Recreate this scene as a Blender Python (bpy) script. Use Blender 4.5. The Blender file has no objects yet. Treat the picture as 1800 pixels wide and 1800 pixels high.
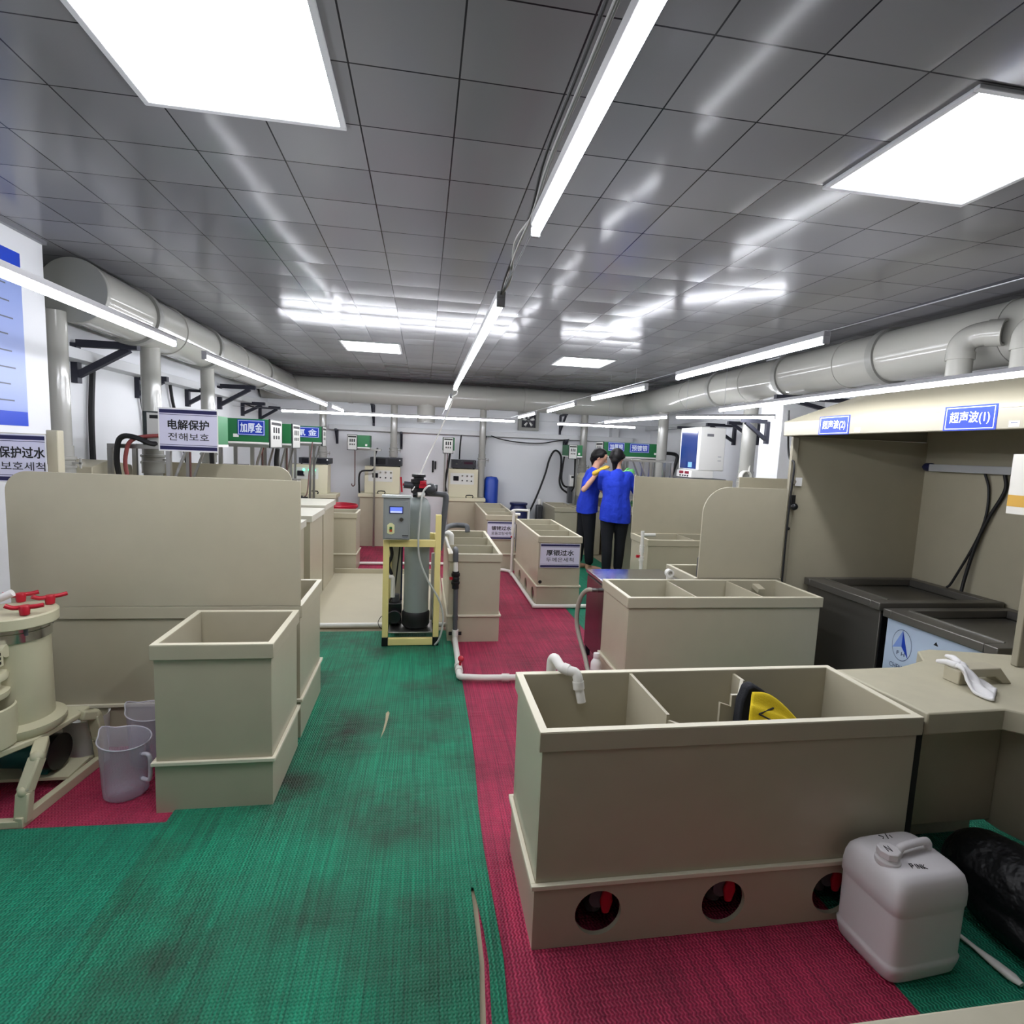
import bpy, bmesh, math, random
from mathutils import Vector, Matrix
random.seed(7)
S = bpy.context.scene
COL = S.collection
PI = math.pi

# ------------------------------------------------------------------ camera
cam_d = bpy.data.cameras.new('camera')
cam_d.sensor_fit = 'HORIZONTAL'; cam_d.sensor_width = 36.0
cam_d.lens = 36.0*980.0/1800.0
cam_d.clip_start = 0.02
cam = bpy.data.objects.new('camera', cam_d); COL.objects.link(cam)
yaw, pit, roll = math.radians(9.18), math.radians(-6.307), math.radians(2.39)
fwd = Vector((math.sin(yaw)*math.cos(pit), math.cos(yaw)*math.cos(pit), math.sin(pit)))
rgt0 = Vector((math.cos(yaw), -math.sin(yaw), 0)); up0 = rgt0.cross(fwd)
rgt = rgt0*math.cos(roll) + up0*math.sin(roll)
up = up0*math.cos(roll) - rgt0*math.sin(roll)
R = Matrix((rgt, up, -fwd)).transposed().to_4x4()
cam.matrix_world = Matrix.Translation((0, 0, 1.58)) @ R
S.camera = cam

# ------------------------------------------------------------------ world, exposure
W = bpy.data.worlds.new('world'); S.world = W; W.use_nodes = True
W.node_tree.nodes['Background'].inputs[0].default_value = (0.05, 0.05, 0.055, 1)
W.node_tree.nodes['Background'].inputs[1].default_value = 0.2
S.view_settings.view_transform = 'Standard'; S.view_settings.look = 'None'
S.view_settings.gamma = 1.0; S.view_settings.use_curve_mapping = False
S.view_settings.exposure = 0.2
TUBE_L = 62.0      # tube lamps
PANEL_L = 13.0     # ceiling panels
try:
    S.cycles.use_denoising = True
    S.cycles.max_bounces = 7; S.cycles.diffuse_bounces = 4; S.cycles.glossy_bounces = 4
    S.cycles.sample_clamp_indirect = 6.0
    S.cycles.caustics_reflective = False; S.cycles.caustics_refractive = False
except Exception:
    pass

# ------------------------------------------------------------------ materials
def lin(c):
    if isinstance(c, str):
        c = [int(c[i:i+2], 16)/255 for i in (0, 2, 4)]
    return tuple(((x/12.92) if x <= 0.04045 else ((x+0.055)/1.055)**2.4) for x in c)

class NT:
    def __init__(s, name):
        s.m = bpy.data.materials.new(name); s.m.use_nodes = True
        s.t = s.m.node_tree; s.b = s.t.nodes['Principled BSDF']; s.out = s.t.nodes['Material Output']
    def n(s, typ, **kw):
        x = s.t.nodes.new(typ)
        for k, v in kw.items(): setattr(x, k, v)
        return x
    def l(s, a, b): s.t.links.new(a, b)
    def math(s, op, a, b=None, c=None):
        x = s.n('ShaderNodeMath', operation=op)
        for i, v in enumerate((a, b, c)):
            if v is None: continue
            if isinstance(v, (int, float)): x.inputs[i].default_value = v
            else: s.l(v, x.inputs[i])
        return x.outputs[0]
    def mix(s, fac, a, b):
        x = s.n('ShaderNodeMix', data_type='RGBA')
        for i, v in ((0, fac), (6, a), (7, b)):
            if isinstance(v, (int, float)): x.inputs[i].default_value = v
            elif isinstance(v, tuple): x.inputs[i].default_value = (*v[:3], 1)
            else: s.l(v, x.inputs[i])
        return x.outputs[2]
    def noise(s, scale, detail=2, vec=None, rough=.5):
        x = s.n('ShaderNodeTexNoise'); x.inputs['Scale'].default_value = scale
        x.inputs['Detail'].default_value = detail; x.inputs['Roughness'].default_value = rough
        if vec is not None: s.l(vec, x.inputs['Vector'])
        return x.outputs[0]
    def mapr(s, v, a, b, c=0., d=1.):
        x = s.n('ShaderNodeMapRange'); s.l(v, x.inputs[0])
        for i, q in enumerate((a, b, c, d)): x.inputs[i+1].default_value = q
        return x.outputs[0]
    def pos(s):
        return s.n('ShaderNodeNewGeometry').outputs['Position']
    def bump(s, h, strength=1., dist=1.):
        x = s.n('ShaderNodeBump'); x.inputs['Strength'].default_value = strength
        x.inputs['Distance'].default_value = dist; s.l(h, x.inputs['Height'])
        s.l(x.outputs[0], s.b.inputs['Normal'])

MATS = {}
def mat(name, col=None, rough=.5, metal=0., spec=.5, var=.0, vscale=6., emit=None, es=1., coat=0., bump=None, trans=0., ior=1.45, alpha=1.):
    if name in MATS: return MATS[name]
    k = NT(name); b = k.b; c = lin(col)
    b.inputs['Base Color'].default_value = (*c, 1)
    b.inputs['Roughness'].default_value = rough; b.inputs['Metallic'].default_value = metal
    b.inputs['Specular IOR Level'].default_value = spec; b.inputs['Coat Weight'].default_value = coat
    b.inputs['IOR'].default_value = ior
    b.inputs['Transmission Weight'].default_value = trans; b.inputs['Alpha'].default_value = alpha
    if var:
        f = k.noise(vscale, 4, k.pos())
        lo = tuple(x*(1-var) for x in c); hi = tuple(min(1, x*(1+var)) for x in c)
        k.l(k.mix(f, lo, hi), b.inputs['Base Color'])
    if bump:
        k.bump(k.noise(bump[0], 3, k.pos()), 1., bump[1])
    if emit:
        b.inputs['Emission Color'].default_value = (*lin(emit), 1); b.inputs['Emission Strength'].default_value = es
    MATS[name] = k.m
    return k.m

# ------------------------------------------------------------------ mesh builder
WM = {}          # world matrix of every thing and part built so far
class MB:
    def __init__(s): s.v = []; s.f = []; s.fm = []; s.ms = []; s.M = Matrix.Identity(4)
    def mi(s, m):
        if m not in s.ms: s.ms.append(m)
        return s.ms.index(m)
    def add(s, vs, fs, m):
        o = len(s.v); s.v += [s.M @ Vector(v) for v in vs]
        k = s.mi(m); s.f += [[i+o for i in f] for f in fs]; s.fm += [k]*len(fs)
    def box(s, x0, x1, y0, y1, z0, z1, m):
        x0, x1 = sorted((x0, x1)); y0, y1 = sorted((y0, y1)); z0, z1 = sorted((z0, z1))
        s.add([(x0,y0,z0),(x1,y0,z0),(x1,y1,z0),(x0,y1,z0),(x0,y0,z1),(x1,y0,z1),(x1,y1,z1),(x0,y1,z1)],
              [(3,2,1,0),(4,5,6,7),(0,1,5,4),(1,2,6,5),(2,3,7,6),(3,0,4,7)], m)
    def prism(s, poly, a0, a1, m, axis='z'):
        area = sum(poly[i][0]*poly[(i+1) % len(poly)][1]-poly[(i+1) % len(poly)][0]*poly[i][1] for i in range(len(poly)))
        if area < 0: poly = poly[::-1]
        n = len(poly)
        f = {'z': lambda p, a: (p[0], p[1], a), 'x': lambda p, a: (a, p[0], p[1]), 'y': lambda p, a: (p[0], a, p[1])}[axis]
        if axis == 'y': a0, a1 = max(a0, a1), min(a0, a1)
        else: a0, a1 = min(a0, a1), max(a0, a1)
        vs = [f(p, a0) for p in poly]+[f(p, a1) for p in poly]
        s.add(vs, [tuple(range(n))[::-1], tuple(range(n, 2*n))]+[(i, (i+1) % n, n+(i+1) % n, n+i) for i in range(n)], m)
    def cyl(s, p0, p1, r0, m, r1=None, n=20, caps=True):
        p0, p1 = Vector(p0), Vector(p1); r1 = r0 if r1 is None else r1
        d = (p1-p0).normalized(); a = d.orthogonal().normalized(); b = d.cross(a)
        vs = []
        for p, r in ((p0, r0), (p1, r1)):
            vs += [p+(a*math.cos(2*PI*i/n)+b*math.sin(2*PI*i/n))*r for i in range(n)]
        fs = [(i, (i+1) % n, n+(i+1) % n, n+i) for i in range(n)]
        if caps: fs += [tuple(range(n))[::-1], tuple(range(n, 2*n))]
        s.add(vs, fs, m)
    def pipe(s, p0, p1, ro, ri, m, n=20):            # open tube with wall thickness
        p0, p1 = Vector(p0), Vector(p1); d = (p1-p0).normalized(); a = d.orthogonal().normalized(); b = d.cross(a)
        vs = []
        for p, r in ((p0, ro), (p1, ro), (p1, ri), (p0, ri)):
            vs += [p+(a*math.cos(2*PI*i/n)+b*math.sin(2*PI*i/n))*r for i in range(n)]
        s.add(vs, [(k*n+i, k*n+(i+1) % n, ((k+1) % 4)*n+(i+1) % n, ((k+1) % 4)*n+i) for k in range(4) for i in range(n)], m)
    def tube(s, pts, r, m, n=10, sub=6, caps=True):
        P = [Vector(p) for p in pts]
        if sub > 1 and len(P) > 2:
            Q = [P[0]*2-P[1]]+P+[P[-1]*2-P[-2]]; out = []
            for i in range(1, len(Q)-2):
                for k in range(sub):
                    t = k/sub; a, b, c, d = Q[i-1:i+3]
                    out.append(.5*((2*b)+(c-a)*t+(2*a-5*b+4*c-d)*t*t+(3*b-a-3*c+d)*t**3))
            P = out+[P[-1]]
        vs = []; fs = []; a = None
        for i, p in enumerate(P):
            d = (P[min(i+1, len(P)-1)]-P[max(i-1, 0)]).normalized()
            a = d.orthogonal().normalized() if a is None else (a-d*a.dot(d)).normalized()
            b = d.cross(a); rr = r[i*len(r)//len(P)] if isinstance(r, (list, tuple)) else r
            vs += [p+(a*math.cos(2*PI*k/n)+b*math.sin(2*PI*k/n))*rr for k in range(n)]
        for i in range(len(P)-1):
            fs += [(i*n+k, i*n+(k+1) % n, (i+1)*n+(k+1) % n, (i+1)*n+k) for k in range(n)]
        if caps: fs += [tuple(range(n))[::-1], tuple(range(len(vs)-n, len(vs)))]
        s.add(vs, fs, m)
    def lathe(s, c, prof, m, n=28, axis='z'):
        c = Vector(c); vs = []; fs = []
        f = {'z': lambda r, z, a: (r*math.cos(a), r*math.sin(a), z), 'y': lambda r, z, a: (r*math.sin(a), z, r*math.cos(a)), 'x': lambda r, z, a: (z, r*math.cos(a), r*math.sin(a))}[axis]
        for r, z in prof: vs += [c+Vector(f(max(r, 1e-4), z, 2*PI*i/n)) for i in range(n)]
        for k in range(len(prof)-1): fs += [(k*n+i, k*n+(i+1) % n, (k+1)*n+(i+1) % n, (k+1)*n+i) for i in range(n)]
        if prof[0][0] > 1e-3: fs.append(tuple(range(n))[::-1])
        if prof[-1][0] > 1e-3: fs.append(tuple(range((len(prof)-1)*n, len(prof)*n)))
        s.add(vs, fs, m)
    def rings(s, sects, m, n=40, cap=True):          # superellipse sections (cx,cy,z,hx,hy,exponent)
        vs = []; fs = []
        for cx, cy, z, hx, hy, e in sects:
            for i in range(n):
                t = 2*PI*i/n; c, q = math.cos(t), math.sin(t)
                vs.append((cx+hx*math.copysign(abs(c)**(2/e), c), cy+hy*math.copysign(abs(q)**(2/e), q), z))
        for k in range(len(sects)-1): fs += [(k*n+i, k*n+(i+1) % n, (k+1)*n+(i+1) % n, (k+1)*n+i) for i in range(n)]
        if cap: fs += [tuple(range(n))[::-1], tuple(range(len(vs)-n, len(vs)))]
        s.add(vs, fs, m)
    def ball(s, c, r, m, n=16, sc=(1, 1, 1)):
        prof = [(math.sin(PI*i/n)*1., -math.cos(PI*i/n)) for i in range(n+1)]
        old = s.M; s.M = s.M @ Matrix.Translation(c) @ Matrix.Diagonal((r*sc[0], r*sc[1], r*sc[2], 1))
        s.lathe((0, 0, 0), prof, m, n=n+4); s.M = old
    def bar(s, p0, p1, w, h, m, up=(0, 0, 1)):       # rectangular bar between two points
        p0, p1 = Vector(p0), Vector(p1); d = (p1-p0).normalized(); u = Vector(up)
        if abs(d.dot(u)) > .98: u = Vector((0, 1, 0))
        a = d.cross(u).normalized()*w/2; b = a.cross(d).normalized()*h/2
        vs = [p+q for p in (p0, p1) for q in (-a-b, a-b, a+b, -a+b)]
        s.add(vs, [(3,2,1,0),(4,5,6,7),(0,1,5,4),(1,2,6,5),(2,3,7,6),(3,0,4,7)], m)
    def plate(s, x0, x1, y0, y1, z0, z1, holes, m, n=32):   # upright plate facing -y with round holes (x, z, r)
        xs = [x0]
        for hx, hz, r in sorted(holes): xs += [hx-r*1.25, hx+r*1.25]
        xs.append(x1); hs = sorted(holes)
        for i in range(len(xs)-1):
            a, b = xs[i], xs[i+1]
            if i % 2 == 0: s.box(a, b, y0, y1, z0, z1, m); continue
            hx, hz, r = hs[i//2]; inn = []; out = []
            for k in range(n):
                t = 2*PI*(k+.5)/n; c, q = math.cos(t), math.sin(t)
                inn.append((hx+r*c, hz+r*q))
                e = min((((b-hx) if c > 0 else (hx-a))/abs(c)) if abs(c) > 1e-6 else 9, (((z1-hz) if q > 0 else (hz-z0))/abs(q)) if abs(q) > 1e-6 else 9)
                out.append((hx+e*c, hz+e*q))
            vs = []
            for y in (y0, y1): vs += [(p[0], y, p[1]) for p in inn]+[(p[0], y, p[1]) for p in out]
            fs = []
            for k in range(n):
                j = (k+1) % n
                fs += [(k, n+k, n+j, j), (2*n+j, 3*n+j, 3*n+k, 2*n+k), (j, 2*n+j, 2*n+k, k)]
            s.add(vs, fs, m)
            for cx, cz in ((a, z0), (b, z0), (b, z1), (a, z1)):   # corner fillers
                best = sorted(range(n), key=lambda k: (out[k][0]-cx)**2+(out[k][1]-cz)**2)[:2]
                p, q2 = out[best[0]], out[best[1]]
                s.add([(p[0], y0, p[1]), (cx, y0, cz), (q2[0], y0, q2[1])], [(0, 1, 2)], m)
    def text(s, txt, c, xd, yd, w, h, m, bold=0.0, lift=.0008):
        vs, fs = glyphs(txt); xd, yd = Vector(xd).normalized(), Vector(yd).normalized(); nn = xd.cross(yd)
        x0 = min(v[0] for v in vs); x1 = max(v[0] for v in vs); y0 = min(v[1] for v in vs); y1 = max(v[1] for v in vs)
        c = Vector(c)+nn*lift; sx = w/max(1e-6, x1-x0); sy = h/max(1e-6, y1-y0)
        b = bold*h; offs = [(0, 0)] if bold <= 0 else [(-b, 0), (b, 0), (0, -b), (0, b), (b*.7, b*.7), (-b*.7, -b*.7), (b*.7, -b*.7), (-b*.7, b*.7)]
        for i, (ox, oy) in enumerate(offs):
            s.add([c+nn*i*.00004+xd*((v[0]-(x0+x1)/2)*sx+ox)+yd*((v[1]-(y0+y1)/2)*sy+oy) for v in vs], fs, m)
    def rect(s, c, xd, yd, w, h, m, lift=.0005):     # printed rectangle on a surface
        xd, yd = Vector(xd).normalized(), Vector(yd).normalized(); c = Vector(c)+xd.cross(yd)*lift
        s.add([c-xd*w/2-yd*h/2, c+xd*w/2-yd*h/2, c+xd*w/2+yd*h/2, c-xd*w/2+yd*h/2], [(0, 1, 2, 3)], m)
    def frame(s, c, xd, yd, w, h, t, m, lift=.0007): # printed outline
        c = Vector(c); xd = Vector(xd).normalized(); yd = Vector(yd).normalized()
        for sg in (-1, 1):
            s.rect(c+yd*sg*(h/2-t/2), xd, yd, w, t, m, lift); s.rect(c+xd*sg*(w/2-t/2), xd, yd, t, h-2*t, m, lift)
    def build(s, name, parent=None, bevel=0., seg=2, flat=False, ang=38, local=False):
        pm = WM[parent] if parent else Matrix.Identity(4)
        inv = pm.inverted(); vs = s.v if local else [inv @ v for v in s.v]
        me = bpy.data.meshes.new(name); me.from_pydata([tuple(v) for v in vs], [], s.f)
        for m in s.ms: me.materials.append(m)
        me.polygons.foreach_set('material_index', s.fm); me.validate(); me.update()
        if not flat: me.shade_smooth(); me.set_sharp_from_angle(angle=math.radians(ang))
        o = bpy.data.objects.new(name, me); COL.objects.link(o)
        if parent: o.parent = parent; WM[o] = pm.copy()
        else: WM[o] = Matrix.Identity(4)
        if bevel:
            b = o.modifiers.new('edge', 'BEVEL'); b.width = bevel; b.segments = seg; b.limit_method = 'ANGLE'; b.angle_limit = math.radians(50)
        return o

GL = {}
def glyphs(txt):
    if txt in GL: return GL[txt]
    cu = bpy.data.curves.new('g', 'FONT'); cu.body = txt; cu.resolution_u = 3
    o = bpy.data.objects.new('g', cu); COL.objects.link(o)
    me = bpy.data.meshes.new_from_object(o.evaluated_get(bpy.context.evaluated_depsgraph_get()))
    r = ([tuple(v.co) for v in me.vertices], [tuple(p.vertices) for p in me.polygons])
    bpy.data.objects.remove(o); bpy.data.curves.remove(cu); bpy.data.meshes.remove(me)
    GL[txt] = r
    return r

def thing(name, label, cat, loc=(0, 0, 0), rotz=0., group=None):
    o = bpy.data.objects.new(name, None); COL.objects.link(o); o.empty_display_size = .05
    o.location = loc; o.rotation_euler = (0, 0, rotz); tag(o, label, cat, group)
    WM[o] = Matrix.Translation(loc) @ Matrix.Rotation(rotz, 4, 'Z')
    return o
def tag(o, label, cat, group=None):
    o['label'] = label; o['category'] = cat
    if group: o['group'] = group
    return o
def lab(o, label): o['label'] = label; return o
def struct(name, mb, **kw):
    o = mb.build(name, **kw); o['kind'] = 'structure'; return o

# ------------------------------------------------------------------ shared materials
PP = mat('beige_plastic', 'b0a993', .34, spec=.45, var=.05, vscale=9.)
PPL = mat('beige_plastic_pale', 'b4ad96', .4, spec=.4, var=.05, vscale=5.)
PPC = mat('cream_plastic', 'cdc7ac', .4, spec=.45)
DUCT = mat('grey_plastic_duct', '9c9b95', .12, spec=.5, var=.03)
PPE = mat('cut_edge_highlight', 'd6d0ba', .45)  # paler cut plastic, with the highlight on rims and ledges put into its colour
WHITE = mat('white_plastic', 'e4e3e0', .4)
PVC = mat('white_pvc', 'dcdad2', .32)
GREY = mat('grey_pvc', '4f5154', .4)
BLK = mat('black_rubber', '101012', .55)
BLKG = mat('black_plastic', '161618', .3)
RED = mat('red_plastic', 'b01a2c', .35)
STEEL = mat('brushed_steel', 'a9a8a4', .32, metal=1.)
DSTEEL = mat('dark_steel', '2a2b36', .5, metal=.2)
CHROME = mat('chrome', 'd8d8d8', .12, metal=1.)
INK = mat('black_ink', '141416', .7)
NAVY = mat('navy_print', '1d1a4a', .6)
SIGNW = mat('white_sign_board', 'cfcde0', .45)
SIGNB = mat('blue_sign', '1233a8', .4)
LETW = mat('white_lettering', 'dfe6f4', .5)
GREENP = mat('green_painted_steel', '1f6a3c', .45)
YEL = mat('yellow_painted_steel', 'e3d48c', .45, var=.06)
DIM = mat('dark_display', '17181f', .2)
# ------------------------------------------------------------------ room shell
CZ = 2.60
k = NT('metal_ceiling_tile'); p = k.pos()
sx = k.n('ShaderNodeSeparateXYZ'); k.l(p, sx.inputs[0])
def cell(v, off):
    q = k.math('MULTIPLY', k.math('ADD', v, 30-off), 1/.3)
    return k.math('FRACT', q), k.math('FLOOR', q)
fx, ix = cell(sx.outputs[0], .0734); fy, iy = cell(sx.outputs[1], .183)
ex = k.math('MINIMUM', fx, k.math('SUBTRACT', 1., fx)); ey = k.math('MINIMUM', fy, k.math('SUBTRACT', 1., fy))
seam = k.math('LESS_THAN', k.math('MINIMUM', ex, ey), .0085)
cv = k.n('ShaderNodeCombineXYZ'); k.l(ix, cv.inputs[0]); k.l(iy, cv.inputs[1])
wn = k.n('ShaderNodeTexWhiteNoise', noise_dimensions='3D'); k.l(cv.outputs[0], wn.inputs['Vector'])
ws = k.n('ShaderNodeSeparateXYZ'); k.l(wn.outputs['Color'], ws.inputs[0])
cx_ = k.math('SUBTRACT', fx, .5); cy_ = k.math('SUBTRACT', fy, .5)
h = k.math('ADD', k.math('MULTIPLY', k.math('MULTIPLY', cx_, cx_), -.0030), k.math('MULTIPLY', k.math('MULTIPLY', cy_, cy_), -.0030))
h = k.math('ADD', h, k.math('MULTIPLY', cx_, k.math('MULTIPLY', k.math('SUBTRACT', ws.outputs[0], .5), .0085)))
h = k.math('ADD', h, k.math('MULTIPLY', cy_, k.math('MULTIPLY', k.math('SUBTRACT', ws.outputs[1], .5), .0085)))
k.bump(h, 1., 1.)
tone = k.mix(ws.outputs[2], lin('77777a'), lin('828285'))
k.l(k.mix(seam, tone, lin('26262a')), k.b.inputs['Base Color'])
k.b.inputs['Roughness'].default_value = .15; k.b.inputs['Metallic'].default_value = .0
k.b.inputs['Specular IOR Level'].default_value = .5; k.b.inputs['IOR'].default_value = 1.2
CEIL = k.m
k = NT('painted_wall'); k.b.inputs['Roughness'].default_value = .75
f = k.noise(1.6, 4, k.pos())
k.l(k.mix(f, lin('dcdde0'), lin('e6e7ea')), k.b.inputs['Base Color'])
k.bump(k.noise(30, 3, k.pos()), .3, .002); WALL = k.m
k = NT('concrete_floor'); k.b.inputs['Roughness'].default_value = .6
k.l(k.mix(k.noise(5, 5, k.pos()), lin('8d8069'), lin('b0a58a')), k.b.inputs['Base Color']); FLOOR = k.m

X0, X1, Y0, Y1 = -2.40, 3.86, -6.0, 9.25
m = MB(); m.box(X0-.1, X1+.1, Y0-.1, Y1+.1, -.1, 0, FLOOR); struct('floor', m)
m = MB(); m.box(X0-.1, X1+.1, Y0-.1, Y1+.1, CZ, CZ+.1, CEIL); struct('ceiling', m)
m = MB(); m.box(X0-.1, X0, Y0-.1, Y1+.1, 0, CZ, WALL); struct('wall_left', m)
m = MB(); m.box(X1, X1+.1, Y0-.1, Y1+.1, 0, CZ, WALL); struct('wall_right', m)
m = MB(); m.box(X0-.1, X1+.1, Y1, Y1+.1, 0, CZ, WALL); struct('wall_back', m)
m = MB(); m.box(X0-.1, X1+.1, Y0-.1, Y0, 0, CZ, WALL); struct('wall_front', m)
m = MB(); m.box(X0, -2.07, Y0, 3.53, 0, CZ, WALL); struct('wall_pier', m, bevel=.004)
m = MB(); m.box(-2.07, -2.048, Y0, 3.53, CZ-.02, CZ, mat('alu_trim', '8c8d92', .35, metal=.6)); struct('trim_1', m)
m = MB(); m.box(3.055, 3.075, Y0, 9.25, CZ-.012, CZ, mat('dark_trim', '3a3b40', .5)); struct('trim_2', m)
m = MB(); m.box(3.42, X1, 5.0, 5.35, 0, CZ, WALL); struct('wall_column', m, bevel=.004)

# ------------------------------------------------------------------ woven mats
def mat_woven(name, base, dark, stain, stain_pts, seed, wear=.5):
    k = NT(name); p = k.pos()
    mp = k.n('ShaderNodeMapping'); k.l(p, mp.inputs[0]); mp.inputs['Scale'].default_value = (1, .018, 1); mp.inputs['Location'].default_value = (seed, seed, 0)
    streak = k.noise(110, 4, mp.outputs[0], .7)
    c = k.mix(k.mapr(streak, .34, .62), dark, base)
    nz = k.n('ShaderNodeTexNoise'); nz.inputs['Scale'].default_value = 2.2; nz.inputs['Detail'].default_value = 6; nz.inputs['Roughness'].default_value = .62; k.l(p, nz.inputs['Vector'])
    fac = k.mapr(nz.outputs[0], .42, .68, 0, wear)
    for (px, py, sxx, syy, am) in stain_pts:
        mq = k.n('ShaderNodeMapping'); k.l(p, mq.inputs[0])
        mq.inputs['Location'].default_value = (-px/sxx, -py/syy, 0); mq.inputs['Scale'].default_value = (1/sxx, 1/syy, 0)
        ln = k.n('ShaderNodeVectorMath', operation='LENGTH'); k.l(mq.outputs[0], ln.inputs[0])
        spot = k.math('MULTIPLY', k.mapr(ln.outputs['Value'], 1., .1, 0, am), k.mapr(nz.outputs[0], .35, .6, .15, 1.))
        fac = k.math('MAXIMUM', fac, spot)
    c = k.mix(fac, c, stain)
    # woven zig-zag cords
    mz = k.n('ShaderNodeSeparateXYZ'); k.l(p, mz.inputs[0])
    zz = k.math('PINGPONG', mz.outputs[1], .011)
    cord = k.math('SINE', k.math('MULTIPLY', k.math('ADD', mz.outputs[0], k.math('MULTIPLY', zz, .55)), 2*PI/.0125))
    row = k.math('SINE', k.math('MULTIPLY', mz.outputs[1], 2*PI/.011))
    hh = k.math('MULTIPLY', k.math('ADD', cord, k.math('MULTIPLY', row, .5)), .0022)
    gap = k.mapr(k.math('ADD', cord, k.math('MULTIPLY', row, .5)), -1.4, -.3, .62, 1.)
    mm = k.n('ShaderNodeMix', data_type='RGBA', blend_type='MULTIPLY'); mm.inputs[0].default_value = 1.
    k.l(c, mm.inputs[6]); gg = k.n('ShaderNodeCombineColor')
    for i in range(3): k.l(gap, gg.inputs[i])
    k.l(gg.outputs[0], mm.inputs[7]); k.l(mm.outputs[2], k.b.inputs['Base Color'])
    mcr = k.n('ShaderNodeMapping'); k.l(p, mcr.inputs[0]); mcr.inputs['Scale'].default_value = (.22, 1, 1); mcr.inputs['Location'].default_value = (seed*3, seed, 0)
    crease = k.noise(7., 3, mcr.outputs[0], .55)
    wav = k.math('ADD', k.math('MULTIPLY', k.noise(3.3, 2, p), .012), k.math('MULTIPLY', k.mapr(crease, .52, .60), .005))
    k.bump(k.math('ADD', hh, wav), .8, 1.)
    k.b.inputs['Roughness'].default_value = .55; k.b.inputs['Specular IOR Level'].default_value = .35
    return k.m
GRN = mat_woven('green_woven_mat', lin('159a72'), lin('0f6a50'), lin('2c352a'),
                [(-.42, 2.95, .5, .6, 1.), (-.1, 2.3, .6, .6, .9), (.05, 1.55, .45, .45, .8), (-.6, 2.5, .5, .5, 1.), (.1, 3.15, .4, .3, .8), (-.35, 1.75, .6, .4, .7), (-.5, 3.5, .4, .5, .5)], 1.3, .75)
GRN2 = mat_woven('green_woven_mat_plain', lin('149470'), lin('10755a'), lin('24453a'), [], 4.1)
REDM = mat_woven('red_woven_mat', lin('c03259'), lin('8e2244'), lin('4d1f2a'),
                 [(.42, 1.35, .35, .3, .6), (.5, 2.9, .25, .6, .5)], 2.2)
REDP = mat_woven('red_woven_mat_plain', lin('bf345a'), lin('a52a4c'), lin('7a2238'), [], 7.7)
BAREC = mat('bare_beige_floor', 'a3977a', .6, var=.2, vscale=20)

m = MB(); m.prism([(.16, .6), (.207, 1.36), (.222, 1.55), (.222, 1.85), (.2, 2.0), (.2, 3.4), (.24, 7.0), (-1.25, 7.0), (-1.25, 9.2), (1.46, 9.2), (1.46, .6)], .0005, .006, REDM)
tag(m.build('floor_mat'), 'long red woven floor mat under the three compartment tanks', 'floor mat', 'woven floor mats')
m = MB(); m.prism([(-2.0, 2.27), (-.7, 2.27), (-.7, 2.97), (-2.0, 2.97)], .0005, .006, REDP)
tag(m.build('floor_mat'), 'small red woven floor mat under the plastic jugs and filter pump', 'floor mat', 'woven floor mats')
m = MB(); m.prism([(-2.03, .5), (-.8, .5), (-.8, 2.305), (-2.03, 2.335)], .0065, .0115, GRN2)
tag(m.build('floor_mat'), 'green woven floor mat with crosswise ribs in front of the filter pump', 'floor mat', 'woven floor mats')
t = thing('floor_mat', 'long worn green aisle mat, brown stained and torn along its edge', 'floor mat', (-.36, 2.7, 0), 0, 'woven floor mats')
m = MB(); m.prism([(-1.0, .5), (.165, .5), (.19, 1.365), (.205, 1.53), (.205, 1.61), (.203, 1.83), (.213, 1.83), (.231, 1.65), (.234, 1.53), (.222, 1.36), (.215, .5), (.262, .5), (.268, 1.355),
    (.281, 1.54), (.276, 1.74), (.270, 2.02), (.274, 2.3), (.288, 2.6), (.295, 2.88), (.292, 3.63), (.255, 4.42), (.25, 4.68), (-.95, 4.68), (-1.0, 2.39), (-1.012, 1.9)], .0118, .0168, GRN)
m.build('woven_sheet', t)
m = MB(); m.prism([(-.194, 2.9), (-.186, 3.0), (-.181, 3.1), (-.184, 3.19), (-.172, 3.215), (-.163, 3.19), (-.168, 3.1), (-.177, 2.99)], .0166, .0173, BAREC)
lab(m.build('tear', t), 'narrow rip showing pale backing')
m = MB(); m.prism([(1.462, .5), (2.6, .5), (2.6, 9.1), (1.462, 9.1)], .0005, .0058, GRN2)
tag(m.build('floor_mat'), 'green woven floor mat on the right side under the workers and the white canister', 'floor mat', 'woven floor mats')

# ------------------------------------------------------------------ ceiling panel lights
ALU = mat('white_alu_frame', 'c9cacd', .4)
for i, (x, y, lb) in enumerate([(-.572, 1.705, 'large square ceiling panel light over the left tanks'), (1.735, 1.69, 'large square ceiling panel light above the ultrasonic hood side'),
                                (-.56, 6.17, 'far small-looking ceiling panel light left of the hanging lamps'), (1.735, 6.22, 'far small-looking ceiling panel light right of the hanging lamps')]):
    t = thing('panel_light', lb, 'ceiling light', (x, y, CZ), 0, 'ceiling panel lights')
    m = MB(); a, b = .281, .3
    for s0, s1, u0, u1 in ((-b, b, -b, -a), (-b, b, a, b), (-b, -a, -a, a), (a, b, -a, a)): m.box(x+s0, x+s1, y+u0, y+u1, CZ-.012, CZ-.0005, ALU)
    m.build('frame', t, bevel=.002)
    E_ = mat('panel_diffuser' if i != 1 else 'panel_diffuser_cool', 'f4f6ff', .5, emit='fbfcff' if i != 1 else 'f1f3ff', es=PANEL_L if i != 1 else PANEL_L*.42)
    m = MB(); m.box(x-a, x+a, y-a, y+a, CZ-.009, CZ-.0006, E_); m.build('diffuser', t)

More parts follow.
